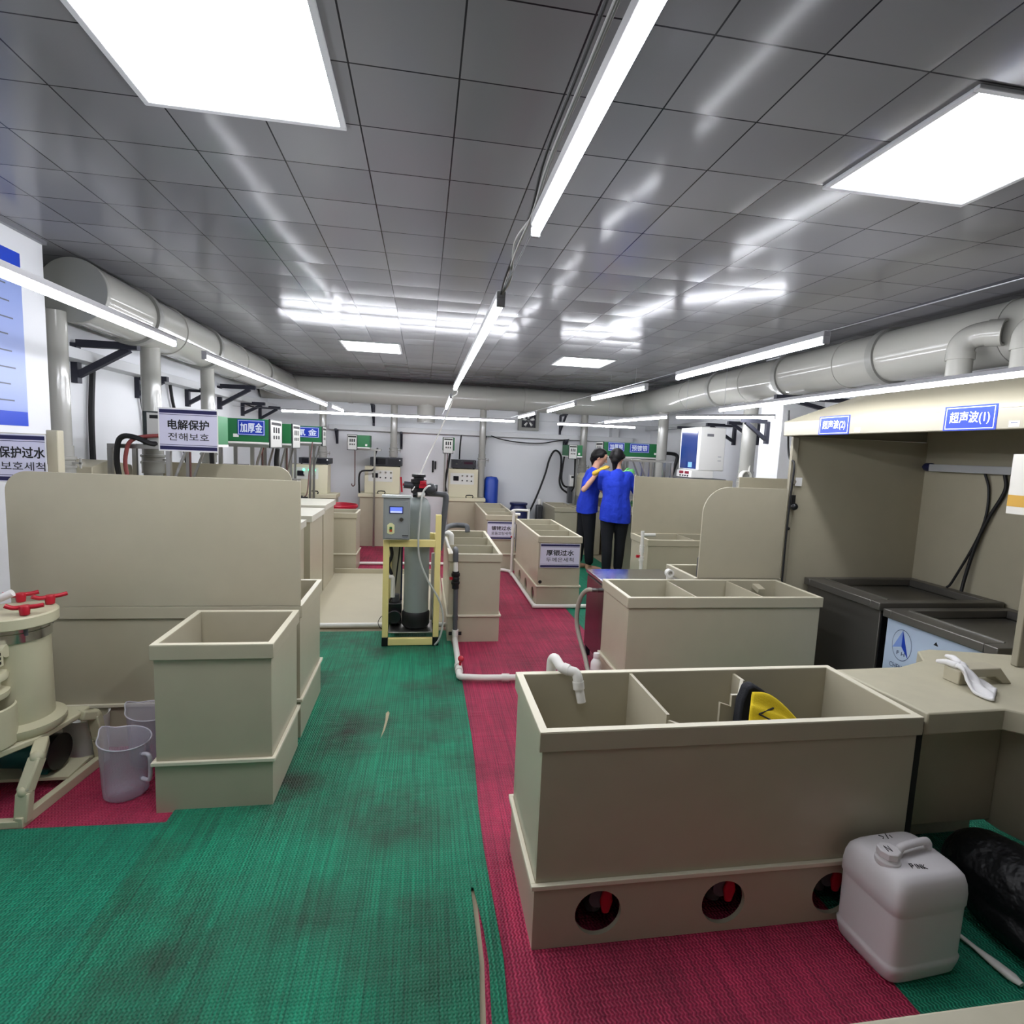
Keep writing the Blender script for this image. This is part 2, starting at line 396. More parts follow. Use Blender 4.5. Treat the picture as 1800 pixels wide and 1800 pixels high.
# ------------------------------------------------------------------ hanging tube lamps
TUBE = mat('tube_diffuser', 'ffffff', .5, emit='f6f8ff', es=TUBE_L)
WIRE = mat('steel_wire', '8f9094', .4, metal=.8)
def lamp(p0, p1, lb, group, s=1., hang=False):
    p0, p1 = Vector(p0), Vector(p1); d = (p1-p0).normalized(); mid = (p0+p1)/2
    t = thing('tube_lamp', lb, 'tube lamp', tuple(mid), 0, group)
    m = MB(); m.bar(p0+Vector((0, 0, .0155)), p1+Vector((0, 0, .0155)), .026*s, .02, mat('lamp_batten', '9d9da0', .5)); m.build('housing', t, bevel=.002)
    m = MB(); c0, c1 = p0-Vector((0, 0, .006)), p1-Vector((0, 0, .006)); m.cyl(c0+d*.008, c1-d*.008, .0112*s, TUBE, n=14); m.build('tube', t)
    for q, e in ((c0, 1), (c1, -1)):
        m = MB(); m.bar(q, q+d*e*.008, .025*s, .025*s, mat('lamp_batten', '9d9da0', .5)); m.build('end_cap', t, bevel=.002)
    if hang:
        for q in (p0+d*.1, p0+(p1-p0)*.5):
            m = MB(); m.cyl(q+Vector((0, 0, .02)), (q.x, q.y, CZ), .0015, WIRE, n=6); m.build('hanger', t)
ZL = 2.0
G1 = 'tube lamps over the middle aisle'; G2 = 'tube lamps along the left tank row'; G3 = 'tube lamps along the right ceiling side'; G4 = 'tube lamps in front of the back wall'; G5 = 'tube lamps over the hood and right bench'
lamp((.2, .22, ZL), (.2, 1.10, ZL), 'tube lamp nearest overhead with a pale cord beside it', G1, .74)
lamp((.205, 1.62, ZL), (.207, 4.02, ZL), 'long tube lamp in the middle aisle row, second from the front', G1)
lamp((.21, 4.70, ZL), (.225, 6.06, ZL), 'short-looking tube lamp third in the middle aisle row', G1)
lamp((-1.127, 1.2, ZL), (-1.127, 2.80, ZL), 'tube lamp at left crossing in front of the blue poster', G2)
lamp((-1.135, 3.17, ZL), (-1.09, 6.58, ZL), 'long tube lamp running under the left round duct', G2)
lamp((-1.055, 6.70, ZL), (-1.04, 7.5, ZL), 'last short tube lamp of the left row beside the back row', G2)
lamp((1.335, 1.75, ZL), (1.305, 2.82, ZL), 'nearest tube lamp of the right ceiling side row', G3)
lamp((1.34, 3.32, ZL), (1.26, 4.18, ZL), 'second tube lamp of the right ceiling side row', G3)
lamp((1.27, 4.70, ZL), (1.25, 5.69, ZL), 'third tube lamp of the right ceiling side row', G3)
lamp((1.21, 6.13, ZL), (1.17, 7.0, ZL), 'last tube lamp of the right ceiling side row, above the exhaust fan', G3)
lamp((-1.82, 7.62, 1.968), (1.22, 7.62, 1.98), 'long tube lamp spanning in front of the back wall shelf', G4)
lamp((1.40+.41, 7.62, 1.975), (2.95, 7.62, 1.978), 'tube lamp at the right end of the back wall', G4)
lamp((2.43, 1.90, 1.985), (2.403, 4.35, 1.985), 'long tube lamp in front of the white hood', G5)
lamp((2.60, 5.58, ZL), (3.30, 4.93, ZL), 'tube lamp set aslant beside the right wall column', G5, 1., True)
lamp((2.33, 7.1, ZL), (2.53, 5.62, ZL), 'tube lamp above the two workers', G5, 1., True)
for nm, a, b, lb in (('middle', (.176, Y0, ZL+.022), (.24, 9.2, ZL+.022), 'taut wire carrying the middle aisle lamps'), ('left', (-1.22, Y0, ZL+.022), (-1.03, 9.2, ZL+.022), 'taut wire carrying the left row lamps'),
                     ('right', (1.578, Y0, ZL+.022), (1.10, 9.2, ZL+.022), 'taut wire carrying the right ceiling side lamps'), ('hood', (2.517, Y0, 2.009), (2.35, 9.2, 2.009), 'taut wire carrying the hood front lamps')):
    m = MB(); m.cyl(a, b, .0018, WIRE, n=6); tag(m.build('lamp_wire'), lb, 'wire', 'lamp carrying wires')
m = MB(); m.cyl((X0, 7.62, 1.99), (X1, 7.62, 2.0), .0018, WIRE, n=6); tag(m.build('lamp_wire'), 'taut wire across the room carrying the back wall lamps', 'wire', 'lamp carrying wires')
CORD = mat('pale_cord', 'b9b6b4', .5)
m = MB()
for j, (dx, dz) in enumerate(((0, 0), (.006, .008), (-.005, .012))):
    m.tube([(.186+dx, -.5, 2.08+dz), (.184+dx, .2, 2.06+dz), (.187+dx, .69, 2.05+dz), (.190+dx, .95, 2.05+dz), (.200+dx*.6, 1.137, 2.045+dz*.4), (.198-dx, 1.31, 2.035+dz*1.5), (.204+dx*1.5, 1.49, 2.03-dz*.7), (.207+dx*.3, 1.64, 2.017)], .0026, CORD if j < 2 else BLK, n=7)
tag(m.build('cord_bundle'), 'bundle of lamp cords hanging along the nearest middle lamps', 'cord')
m = MB(); m.tube([(.222, 4.02, 2.0), (.235, 4.3, 1.985), (.215, 4.55, 1.99), (.225, 4.72, 2.0)], .004, PVC, n=6)
m.tube([(.225, 4.70, 1.99), (.20, 4.66, 1.90), (.12, 4.60, 1.70), (.0, 4.52, 1.42), (-.06, 4.47, 1.27), (-.085, 4.44, 1.235)], .0055, PVC, n=7)
tag(m.build('white_hose'), 'thin white hose rising from the water filter to the middle lamps', 'hose')
# ------------------------------------------------------------------ tanks
WATER = mat('still_water', '7d8274', .05, spec=.6, trans=.15, ior=1.33)
HOLE = mat('dark_inside', '1a1716', .8)
def tank(label, x0, x1, y0, y1, h=.735, divx=(), divy=(), holes=(), side_holes=(), water=None, name='rinse_tank', group='open beige plastic tanks', base=.222, wall=.016, lip=.011, rimh=.062, z0=.0, floorz=.25, divh=.0):
    t = thing(name, label, 'tank', ((x0+x1)/2, (y0+y1)/2, z0), 0, group); w = wall
    m = MB()
    m.box(x0, x1, y0, y0+w, base+z0, h, PP); m.box(x0, x1, y1-w, y1, base+z0, h, PP)
    m.box(x0, x0+w, y0+w, y1-w, base+z0, h, PP); m.box(x1-w, x1, y0+w, y1-w, base+z0, h, PP)
    m.box(x0+w, x1-w, y0+w, y1-w, z0+base, z0+floorz, PP); m.build('body', t, bevel=.0015)
    def ring(a, z_0, z_1, inner, nm, mt, bv):
        m = MB()
        m.box(x0-a, x1+a, y0-a, y0-inner, z_0, z_1, mt); m.box(x0-a, x1+a, y1+inner, y1+a, z_0, z_1, mt)
        m.box(x0-a, x0-inner, y0-inner, y1+inner, z_0, z_1, mt); m.box(x1+inner, x1+a, y0-inner, y1+inner, z_0, z_1, mt)
        return m.build(nm, t, bevel=bv)
    ring(lip, h-rimh, h-.0005, .0005, 'rim', PP, .002)
    o_ = ring(lip-.001, h-.0004, h+.0018, -(w-.001), 'rim_edge', PPE, 0); lab(o_, 'pale cut edge with the rim highlight in its colour')
    if base:
        m = MB(); b = .004
        if holes: m.plate(x0-b, x1+b, y0-b, y0+.012, z0+.0005, z0+base-.001, holes, PP)
        else: m.box(x0-b, x1+b, y0-b, y0+.012, z0+.0005, z0+base-.001, PP)
        m.box(x0-b, x1+b, y1-.012, y1+b, z0+.0005, z0+base-.001, PP)
        if side_holes:
            old = m.M; m.M = Matrix.Translation((x0, 0, 0)) @ Matrix.Rotation(-PI/2, 4, 'Z')   # local -y -> world -x
            m.plate(-(y1-.012), -(y0+.012), -b, .012, z0+.0005, z0+base-.001, [(-q, z, r) for q, z, r in side_holes], PP); m.M = old
        else: m.box(x0-b, x0+.012, y0+.012, y1-.012, z0+.0005, z0+base-.001, PP)
        m.box(x1-.012, x1+b, y0+.012, y1-.012, z0+.0005, z0+base-.001, PP); m.build('base_skirt', t)
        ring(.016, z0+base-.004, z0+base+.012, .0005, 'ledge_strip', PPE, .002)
    for q in divx:
        m = MB(); m.box(q-.006, q+.006, y0+w, y1-w, z0+floorz, h-.003-divh, PP); m.build('divider', t, bevel=.001)
    for q in divy:
        m = MB(); m.box(x0+w, x1-w, q-.006, q+.006, z0+floorz, h-.003-divh, PP); m.build('divider', t, bevel=.001)
    if water:
        m = MB(); m.box(x0+w+.001, x1-w-.001, y0+w+.001, y1-w-.001, water-.01, water, WATER); m.build('water', t)
    return t
def tall_panel(t, poly, y0, y1):        # upright splash panel facing the camera side
    m = MB(); m.prism(poly, y0, y1, PP, 'y'); return m.build('splash_panel', t, bevel=.0015)
def arc(cx, cz, r, a0, a1, n=10):
    return [(cx+r*math.cos(math.radians(a0+(a1-a0)*i/n)), cz+r*math.sin(math.radians(a0+(a1-a0)*i/n))) for i in range(n+1)]
def valve(m_, c, r, mt, ax):            # little ball valve body
    c = Vector(c); a = Vector(ax); m_.cyl(c-a*r*1.6, c+a*r*1.6, r, mt, n=14); m_.ball(c, r*1.25, mt, 10)

# front three compartment tank
t = tank('large three compartment rinse tank in front, holding a yellow cloth', .378, 1.690, 1.572, 2.015, holes=((.588, .114, .077), (1.023, .110, .077), (1.43, .106, .077)))
m = MB(); m.box(.814, .826, 1.655, 1.999, .25, .732, PP); m.build('divider', t, bevel=.001)
m = MB(); m.prism([(.814, 1.66), (.826, 1.66), (.892, 1.588), (.876, 1.588)], .25, .712, PP); m.build('divider', t)
m = MB(); m.box(1.253, 1.265, 1.93, 1.999, .25, .72, PP); m.prism([(1.155, 1.80), (1.165, 1.795), (1.262, 1.935), (1.252, 1.94)], .25, .724, PP); m.build('divider', t)
m = MB(); m.prism([(1.085, .25), (1.165, .25), (1.165, .728), (1.128, .728), (1.128, .685), (1.085, .7)], 1.79, 1.802, PP, 'y'); m.build('weir_plate', t)
m = MB(); m.box(1.085, 1.097, 1.588, 1.79, .25, .55, PP); m.build('divider', t)
for hx in (.588, 1.023, 1.43):
    m = MB(); m.cyl((hx+.01, 1.66, .235), (hx+.01, 1.66, .06), .028, GREY, n=16); m.cyl((hx+.01, 1.60, .135), (hx+.01, 1.72, .135), .032, GREY, n=16); o = m.build('drain_valve', t)
    m = MB(); m.rings([(hx+.035, 1.598, .09, .012, .008, 2.5), (hx+.035, 1.596, .13, .022, .011, 2.5), (hx+.038, 1.598, .17, .013, .008, 2.5), (hx+.04, 1.6, .195, .010, .006, 2.5)], RED, n=16); m.build('handle', o)
# spout on its rear rim
t = thing('water_spout', 'white elbow spout hooked over the rear rim of the front tank', 'pipe', (.54, 2.03, .70))
m = MB(); m.tube([(.515, 2.06, .70), (.515, 2.055, .765), (.522, 2.03, .785), (.535, 1.99, .768), (.56, 1.965, .762), (.583, 1.955, .757), (.592, 1.945, .735), (.594, 1.942, .70)], .019, PVC, n=16); m.build('elbow', t)
m = MB(); m.pipe((.593, 1.944, .72), (.606, 1.93, .652), .0165, .0135, PVC); m.build('outlet', t)
m = MB(); m.pipe((.5925, 1.945, .728), (.596, 1.941, .70), .0215, .017, PVC); m.cyl((.542, 1.98, .767), (.56, 1.966, .763), .0215, PVC); m.build('collar', t)
# yellow cloth, black pad
FOAM = mat('black_foam', '1e1f24', .9, bump=(90, .002)); CLO = mat('yellow_cloth', 'd9bd16', .85, bump=(160, .0012))
m = MB(); m.prism([(1.137, .72), (1.155, .777), (1.18, .787), (1.22, .764), (1.31, .697), (1.46, .52), (1.48, .26), (1.11, .26)], 1.74, 1.785, FOAM, 'y'); o = m.build('foam_pad', bevel=.008)
tag(o, 'black foam pad leaning under the yellow cloth in the front tank', 'pad')
def sheet(name, pts_fn, nu, nv, mt, th, par=None):
    m = MB(); vs = []
    for i in range(nu+1):
        for j in range(nv+1): vs.append(pts_fn(i/nu, j/nv))
    m.add(vs, [(i*(nv+1)+j, (i+1)*(nv+1)+j, (i+1)*(nv+1)+j+1, i*(nv+1)+j+1) for i in range(nu) for j in range(nv)], mt)
    o = m.build(name, par, ang=80); s_ = o.modifiers.new('thick', 'SOLIDIFY'); s_.thickness = th; s_.offset = 0
    return o, m
def cloth_fn(u, v):
    x = 1.098+.07*(1-v)+.29*u; y = 1.733-.10*v+.004*u
    z = .762-.055*(v**1.2)*1.3-.10*u-.20*u**2.6+.02*math.sin(2.2*u)+.006*math.sin(9*u+5*v)+.006*math.sin(14*v+3*u)
    return (x, y, z)
t = thing('yellow_cloth', 'yellow cloth with a black tick mark draped inside the front tank', 'cloth', (1.23, 1.68, .6))
sheet('fabric', cloth_fn, 24, 18, CLO, .004, t)
m = MB(); q = [Vector(cloth_fn(*p))+Vector((0, -.003, .004)) for p in ((.30, .25), (.12, .62), (.30, .12))]; m.tube([q[0], q[1]], .0032, INK, n=6, sub=1); m.tube([q[1]+Vector((-.002, 0, 0)), q[1]+Vector((.03, -.02, -.012))], .0032, INK, n=6, sub=1); lab(m.build('tick_mark', t), 'black pen mark')

# left small tank
t = tank('narrow single compartment tank beside the two plastic jugs', -1.068, -.612, 2.385, 2.86)
# left long tank with splash panel
t = tank('long left tank with a tall rounded splash panel along its front', -1.87, -.615, 2.95, 3.52, floorz=.3)
tall_panel(t, [(-1.932, .737), (-.61, .737), (-.61, 1.383), (-1.80, 1.388)]+arc(-1.835, 1.292, .097, 90, 178)+[(-1.932, 1.2)], 2.938, 2.95)
# DI tank in the middle
t = tank('middle rinse tank with grey pipe and valve on its front', .225, .640, 4.425, 5.70, divy=(4.86, 5.28), water=.60)
m = MB(); m.tube([(.148, 4.56, .77), (.165, 4.75, .795), (.20, 5.2, .80), (.25, 5.5, .80), (.33, 5.63, .80), (.42, 5.62, .80), (.45, 5.60, .79), (.455, 5.58, .74)], .026, GREY, n=14); lab(m.build('inlet_pipe', t), 'grey inlet elbow over its rear rim')
# thick silver tank
SGN = {}
def sign_plate(par, name, x0, x1, z0, z1, y, zh, ko, bold=.025, band=.085, tx=.70, shift=0.):
    m = MB(); c = ((x0+x1)/2, y, (z0+z1)/2); w = x1-x0; h_ = z1-z0; X = (1, 0, 0); Z = (0, 0, 1)
    m.box(x0, x1, y, y+.004, z0, z1, SIGNW)
    f = lambda dz: (c[0], y, c[2]+dz)
    m.rect(f(h_*(.5-band*.75)), X, Z, w*.985, h_*band, NAVY); m.rect(f(-h_*(.5-band*.75)), X, Z, w*.985, h_*band, NAVY)
    m.rect(f(h_*(.5-band*1.65)), X, Z, w*.985, h_*.012, NAVY); m.rect(f(-h_*(.5-band*1.65)), X, Z, w*.985, h_*.012, NAVY)
    g = (c[0]+shift*w, y, c[2]+h_*.125); m.text(zh, g, X, Z, w*tx, h_*.235, INK, bold)
    g = (c[0]+shift*w, y, c[2]-h_*.165); m.text(ko, g, X, Z, w*tx, h_*.185, INK, .004)
    return m.build(name, par, flat=True)
t = tank('aisle rinse tank carrying the front sign for thick silver rinse', 1.163, 1.600, 5.41, 6.78, divy=(5.86, 6.33), side_holes=((5.62, .10, .07), (6.02, .10, .07), (6.42, .10, .07)), water=.56)
sign_plate(t, 'sign_plate', 1.178, 1.585, .42, .665, 5.396, '厚银过水', '두께은세척')
m = MB(); m.cyl((1.19, 5.4095, .27), (1.19, 5.407, .27), .018, HOLE, n=16); m.build('drain_hole', t)
# rhodium tank
t = tank('rear aisle rinse tank with a sign for rhodium plating rinse', .82, 1.215, 7.12, 8.74, divy=(7.6, 8.05, 8.5))
sign_plate(t, 'sign_plate', .835, 1.20, .425, .655, 7.106, '镀铑过水', '로듐코팅세척')
# right second tank, behind the front tank
t = tank('three compartment rinse tank behind the front tank, elbow pipe on its rear rim', 1.232, 2.505, 3.10, 3.565, divx=(1.675, 2.12), water=.585)
for q in (1.675, 2.12):
    m = MB(); m.prism([(q-.006, 3.17), (q+.006, 3.17), (q+.06, 3.117), (q+.045, 3.117)], .25, .722, PP); m.build('divider', t)
m = MB(); m.tube([(1.715, 3.6, .60), (1.715, 3.6, .745), (1.705, 3.6, .775), (1.69, 3.56, .785)], .022, PVC, n=14); m.pipe((1.69, 3.575, .785), (1.69, 3.535, .786), .027, .016, PVC); m.build('elbow_pipe', t)
m = MB(); m.bar((2.34, 3.55, .70), (2.34, 3.47, .68), .05, .03, PP); m.build('wall_clip', t)
# tank with rounded panel
t = tank('small tank behind the round cornered splash panel beside the hood post', 1.925, 2.57, 3.625, 4.08, water=.60)
tall_panel(t, [(1.93, .737), (2.565, .737), (2.565, 1.386), (2.12, 1.386)]+arc(2.12, 1.20, .186, 90, 180)[1:]+[(1.932, .9)], 3.611, 3.624)
m = MB(); m.cyl((2.14, 3.99, .60), (2.14, 3.99, .80), .02, GREY, n=14); m.ball((2.14, 3.99, .80), .02, GREY, 10); m.build('vent_pipe', t)
# tank with square panel
t = tank('tank below the square splash panel, white tap at its corner', 2.27, 3.40, 5.30, 5.76, divx=(2.79,), water=.62)
tall_panel(t, [(2.262, .70), (3.41, .70), (3.41, 1.345), (2.30, 1.358), (2.275, 1.372), (2.262, 1.355)], 5.762, 5.776)
# side board standing at the right wall
t = thing('side_board', 'plain beige side board standing beyond the rounded panel', 'board', (3.0, 4.5, 0))
m = MB(); m.box(2.72, 3.35, 4.49, 4.505, .001, 1.43, PP); m.build('board', t, bevel=.002)
m = MB(); m.box(2.74, 3.33, 4.505, 4.56, .001, .12, PP); m.build('foot', t)
# rear right tank
t = tank('rear right rinse tank against the back wall near the workers', 2.005, 2.36, 8.28, 9.15, divy=(8.6, 8.9), holes=())
# tank with red tub, far left
t = tank('far left rinse tank in front of the red tub', -1.55, -.80, 7.0, 7.42)
m = MB(); m.lathe((-1.125, 7.74, .006), [(.19, 0), (.215, .02), (.235, .70), (.262, .725), (.262, .75), (.248, .76), (.24, .745), (.2, .2), (.0, .19)], mat('red_tub_plastic', 'a30d28', .35), n=36)
tag(m.build('red_tub'), 'deep red round plastic tub behind the far left tank', 'tub')

# big beige wash station slab
t = thing('floor_platform', 'low beige plastic floor tray beside the row of beige cabinets', 'platform', (-.45, 5.8, 0))
m = MB(); m.box(-1.02, .12, 4.80, 6.80, .0012, .03, PPL); m.build('slab', t, bevel=.003)
m = MB(); m.box(-1.02, .12, 6.80, 6.82, .0012, .085, PP); m.build('upstand', t, bevel=.002)

# left cabinet row
LIDM = mat('pale_lid', 'c9c6b8', .35)
def cabinet(label, y0, y1, x0=-2.1, x1=-1.0, h=.91, lid=True):
    t = thing('process_cabinet', label, 'cabinet', ((x0+x1)/2, (y0+y1)/2, 0), 0, 'beige process cabinets')
    m = MB(); m.box(x0, x1-.012, y0+.012, y1-.012, .03 if x1 > -1.1 else .0012, h-.06, PP); m.build('body', t, bevel=.002)
    m = MB(); m.box(x0, x1+(.008 if lid else 0), y0, y1, h-.06, h, LIDM); m.build('lid', t, bevel=.003)
    return t
cabinet('beige process cabinet nearest to the big splash panel', 4.64, 5.02)
t = cabinet('middle beige process cabinet with an overhanging lid', 5.27, 5.93)
cabinet('far beige process cabinet at the end of the left row', 5.965, 6.66, h=.935)
t = thing('splash_screen', 'second round cornered beige splash screen behind the big one', 'panel', (-1.5, 4.6, 0))
m = MB(); m.prism([(-2.05, .0012), (-1.02, .0012), (-1.02, 1.26)]+arc(-1.14, 1.26, .12, 0, 90)+[(-2.05, 1.385)], 4.60, 4.614, PP, 'y'); m.build('panel', t, bevel=.002)
m = MB(); m.box(-2.07, -2.05, 4.586, 4.599, .0012, 1.38, GREY); m.build('edge_post', t)

# middle-right work counter by the workers
t = thing('work_counter', 'beige work counter the two workers lean over', 'counter', (2.95, 6.8, 0))
m = MB(); m.box(2.68, 3.45, 5.98, 7.75, .006, .76, PP); m.build('body', t, bevel=.002)
m = MB(); m.box(2.645, 3.47, 5.94, 7.79, .76, .82, PP); m.build('top', t, bevel=.003)
m = MB(); m.box(2.68, 3.0, 6.62, 6.78, .8205, .86, mat('pink_tray', 'd8b7ae', .4)); tag(m.build('tray', bevel=.006), 'flat pale pink tray on the work counter', 'tray')
def rag(u, v):
    return (2.66+.30*u, 5.97+.28*v, .8245+.012*abs(math.sin(7*u+5*v))+.007*math.sin(11*v))
o, _ = sheet('white_rag', rag, 12, 12, WHITE, .003); tag(o, 'white crumpled rag on the near corner of the work counter', 'rag')
m = MB(); m.box(2.40, 2.75, 8.30, 8.9, .006, .70, PP); m.box(2.385, 2.77, 8.28, 8.92, .70, .75, PP); o = m.build('low_cabinet', bevel=.002); tag(o, 'low beige cabinet right of the rear right tank', 'cabinet', 'beige process cabinets')
# rear bench at the right back
t = thing('process_cabinet', 'beige cabinet below the small control box by the back right corner', 'cabinet', (2.75, 8.7, 0), 0, 'beige process cabinets')
m = MB(); m.box(2.80, 3.45, 8.30, 9.1, .006, .86, PP); m.build('body', t, bevel=.002)
m = MB(); m.box(2.78, 3.47, 8.28, 9.12, .86, .90, LIDM); m.build('lid', t, bevel=.003)
# ------------------------------------------------------------------ round ducts
def duct_run(m, a, b, r): m.cyl(a, b, r, DUCT, n=48)
t = thing('ventilation_duct', 'thick grey round duct under the ceiling along the left wall', 'duct', (-2.0, 6.0, 2.39), 0, 'round ventilation ducts')
m = MB(); m.cyl((-2.0, 3.66, 2.385), (-2.0, 8.58, 2.385), .178, DUCT, n=56); m.build('pipe', t)
for y in (4.30, 4.78, 5.5, 6.3, 7.2):
    m = MB(); m.pipe((-2.0, y-.03 if y not in (4.78, 6.3) else y-.008, 2.385), (-2.0, y+.03 if y not in (4.78, 6.3) else y+.008, 2.385), .186 if y in (4.78, 6.3) else .197, .177, DUCT if y in (4.78, 6.3) else mat('duct_coupling', '7f7f7b', .3), n=56); m.build('coupling', t)
m = MB(); m.cyl((-2.0, 3.655, 2.385), (-2.0, 3.69, 2.385), .182, mat('duct_cap', '8a8a84', .5), n=56); m.build('end_cap', t, bevel=.003)
t = thing('ventilation_duct', 'grey round duct under the ceiling along the back wall', 'duct', (.6, 8.77, 2.39), 0, 'round ventilation ducts')
m = MB(); m.cyl((-2.35, 8.77, 2.37), (3.3, 8.77, 2.37), .18, DUCT, n=56); m.build('pipe', t)
for x in (-1.1, .0, .95, 1.55, 2.1):
    m = MB(); m.pipe((x-.03, 8.77, 2.37), (x+.03, 8.77, 2.37), .188, .179, DUCT, n=56); m.build('coupling', t)
m = MB(); m.cyl((.02, 8.80, 2.25), (.02, 8.80, 1.95), .135, DUCT, n=40); m.build('drop_stub', t)
t = thing('ventilation_duct', 'grey round duct under the ceiling along the right wall', 'duct', (3.2, 5, 2.35), 0, 'round ventilation ducts')
m = MB(); m.cyl((3.27, .5, 2.355), (3.27, 8.58, 2.355), .18, DUCT, n=56); m.build('pipe', t)
for y in (2.72, 3.6, 3.98, 4.7, 5.3, 5.9, 6.6):
    d = .03 if y in (3.6, 4.7, 5.9) else .008
    m = MB(); m.pipe((3.27, y-d, 2.355), (3.27, y+d, 2.355), .197 if d > .01 else .185, .179, mat('duct_coupling', '7f7f7b', .3) if d > .01 else DUCT, n=56); m.build('coupling', t)
# drop pipes
def drop(x, y, z1, z0, r, lb, fl=True, ztop=None):
    t = thing('drop_pipe', lb, 'pipe', (x, y, z0), 0, 'grey duct drop pipes')
    m = MB(); m.cyl((x, y, z0), (x, y, z1), r, DUCT, n=28); m.build('pipe', t)
    if fl:
        m = MB(); m.lathe((x, y, fl), [(r, -.10), (r+.012, -.1), (r+.012, -.03), (r+.018, -.03), (r+.018, -.015), (r+.010, -.01), (r+.010, .015), (r+.018, .02), (r+.018, .035), (r+.006, .04), (r+.006, .10), (r, .10)], DUCT, n=28); o = m.build('damper', t)
        m = MB(); m.bar((x+r, y-.01, fl), (x+r+.06, y-.01, fl), .012, .012, DUCT); m.bar((x+r+.05, y-.01, fl-.03), (x+r+.05, y-.01, fl+.03), .008, .012, DUCT); m.build('lever', o)
    return t
drop(-2.09, 3.64, 2.26, .78, .056, 'grey drop pipe right behind the white wall pier', 1.40)
drop(-2.0, 4.56, 2.22, .93, .064, 'grey drop pipe behind the framed sign with black lettering', 1.40)
drop(-2.0, 5.66, 2.22, .93, .058, 'second grey drop pipe of the left duct, behind the green unit', 1.45)
drop(-1.50, 8.77, 2.2, .95, .05, 'grey drop pipe in the back left corner', 1.42)
drop(-.47, 8.99, 2.25, 1.392, .052, 'grey drop pipe left of the wall wires on the back wall', 1.50)
drop(.925, 8.99, 2.25, .805, .052, 'grey drop pipe beside the second plating cabinet', 1.40)
drop(2.60, 8.99, 2.25, .755, .058, 'grey drop pipe behind the woman facing right', 1.35)
drop(3.27, 7.4, 2.19, .95, .07, 'grey drop pipe behind the tall white unit with blue glass', False)
drop(3.47, 5.62, 2.25, .7, .075, 'thick grey drop pipe right of the tall white unit', 1.36)
# elbow branches over the hood
for i, (y, lb) in enumerate(((2.82, 'grey elbow branch pipe from the right duct down to the hood, with open side stub'), (2.46, 'grey branch pipe dropping to the hood at the right picture edge'))):
    t = thing('branch_pipe', lb, 'pipe', (3.0, y, 2.0), 0, 'grey branch pipes over the hood')
    m = MB(); m.cyl((3.0, y, 1.95), (3.0, y, 2.22), .062, DUCT, n=28); m.tube([(3.0, y, 2.20), (3.0, y, 2.27), (3.02, y-.03, 2.315), (3.05, y-.09, 2.33), (3.08, y-.15, 2.325)], .066, DUCT, n=24); m.build('elbow', t)
    m = MB(); m.pipe((3.0, y, 2.195), (3.0, y, 2.235), .07, .06, DUCT, n=28); m.build('collar', t)
    m = MB(); m.pipe((3.055, y-.10, 2.33), (3.085, y-.165, 2.324), .072, .058, DUCT, n=28); m.build('socket', t)

# ------------------------------------------------------------------ wall brackets and trays
def bracket(wall, p, arm, drop_, lb, w=.045, grp='dark steel wall brackets'):
    # wall: unit vector from the wall into the room; p: top corner at the wall
    d = Vector(wall); p = Vector(p); sd = Vector((-d.y, d.x, 0))
    t = thing('wall_bracket', lb, 'bracket', tuple(p), 0, grp)
    m = MB(); m.bar(p+d*.018, p+d*.018-Vector((0, 0, drop_)), w, w*.9, DSTEEL, up=d); m.build('upright', t)
    m = MB(); m.bar(p+d*.036, p+d*arm, w, w*.9, DSTEEL); m.build('arm', t)
    m = MB(); m.bar(p+d*.03-Vector((0, 0, drop_*.8)), p+d*arm*.85-Vector((0, 0, w*.4)), w*.85, w*.8, DSTEEL); m.build('brace', t)
bracket((1, 0, 0), (X0, 4.35, 2.187), .42, .27, 'large dark bracket carrying the near end of the left duct', .052)
bracket((1, 0, 0), (X0, 7.10, 2.187), .42, .27, 'large dark bracket carrying the far part of the left duct', .052)
bracket((1, 0, 0), (X0, 5.20, 2.055), .25, .17, 'first small dark bracket under the left cable tray')
bracket((1, 0, 0), (X0, 6.20, 2.055), .26, .17, 'second small dark bracket under the left cable tray')
bracket((1, 0, 0), (X0, 7.95, 2.055), .30, .17, 'third small dark bracket under the left cable tray')
bracket((1, 0, 0), (X0, 8.75, 2.055), .30, .2, 'last small dark bracket under the left cable tray near the corner')
for x, z, a, dp, lb in ((-.80, 2.19, .45, .32, 'dark bracket holding the back duct left of the middle drop pipe'), (2.25, 2.19, .45, .32, 'dark bracket holding the back duct right of the exhaust fan'), (-1.36, 1.79, .2, .22, 'dark bracket under the left end of the back tray'),
                    (-.36, 1.785, .2, .26, 'dark bracket under the back tray above the first plating cabinet'), (.98, 1.78, .2, .28, 'dark bracket under the back tray right of the second plating cabinet'), (2.33, 1.775, .2, .18, 'dark bracket under the back tray above the small control box')):
    bracket((0, -1, 0), (x, Y1, z), a, dp, lb, .035)
for y, z, lb in ((7.35, 1.99, 'dark bracket on the right wall near the workers'), (6.55, 2.0, 'dark bracket on the right wall behind the tall white unit'), (6.05, 2.0, 'dark bracket on the right wall right of the tall white unit')):
    bracket((-1, 0, 0), (X1, y, z), .40, .24, lb, .04)
bracket((-1, 0, 0), (3.42, 5.2, 1.97), .30, .22, 'dark bracket on the white wall column', .04)
bracket((-1, 0, 0), (X1, 4.45, 2.13), .9, .2, 'dark bracket with long arm under the right duct beside the hood', .04)
TRAY = mat('white_cable_tray', 'c9cacc', .4)
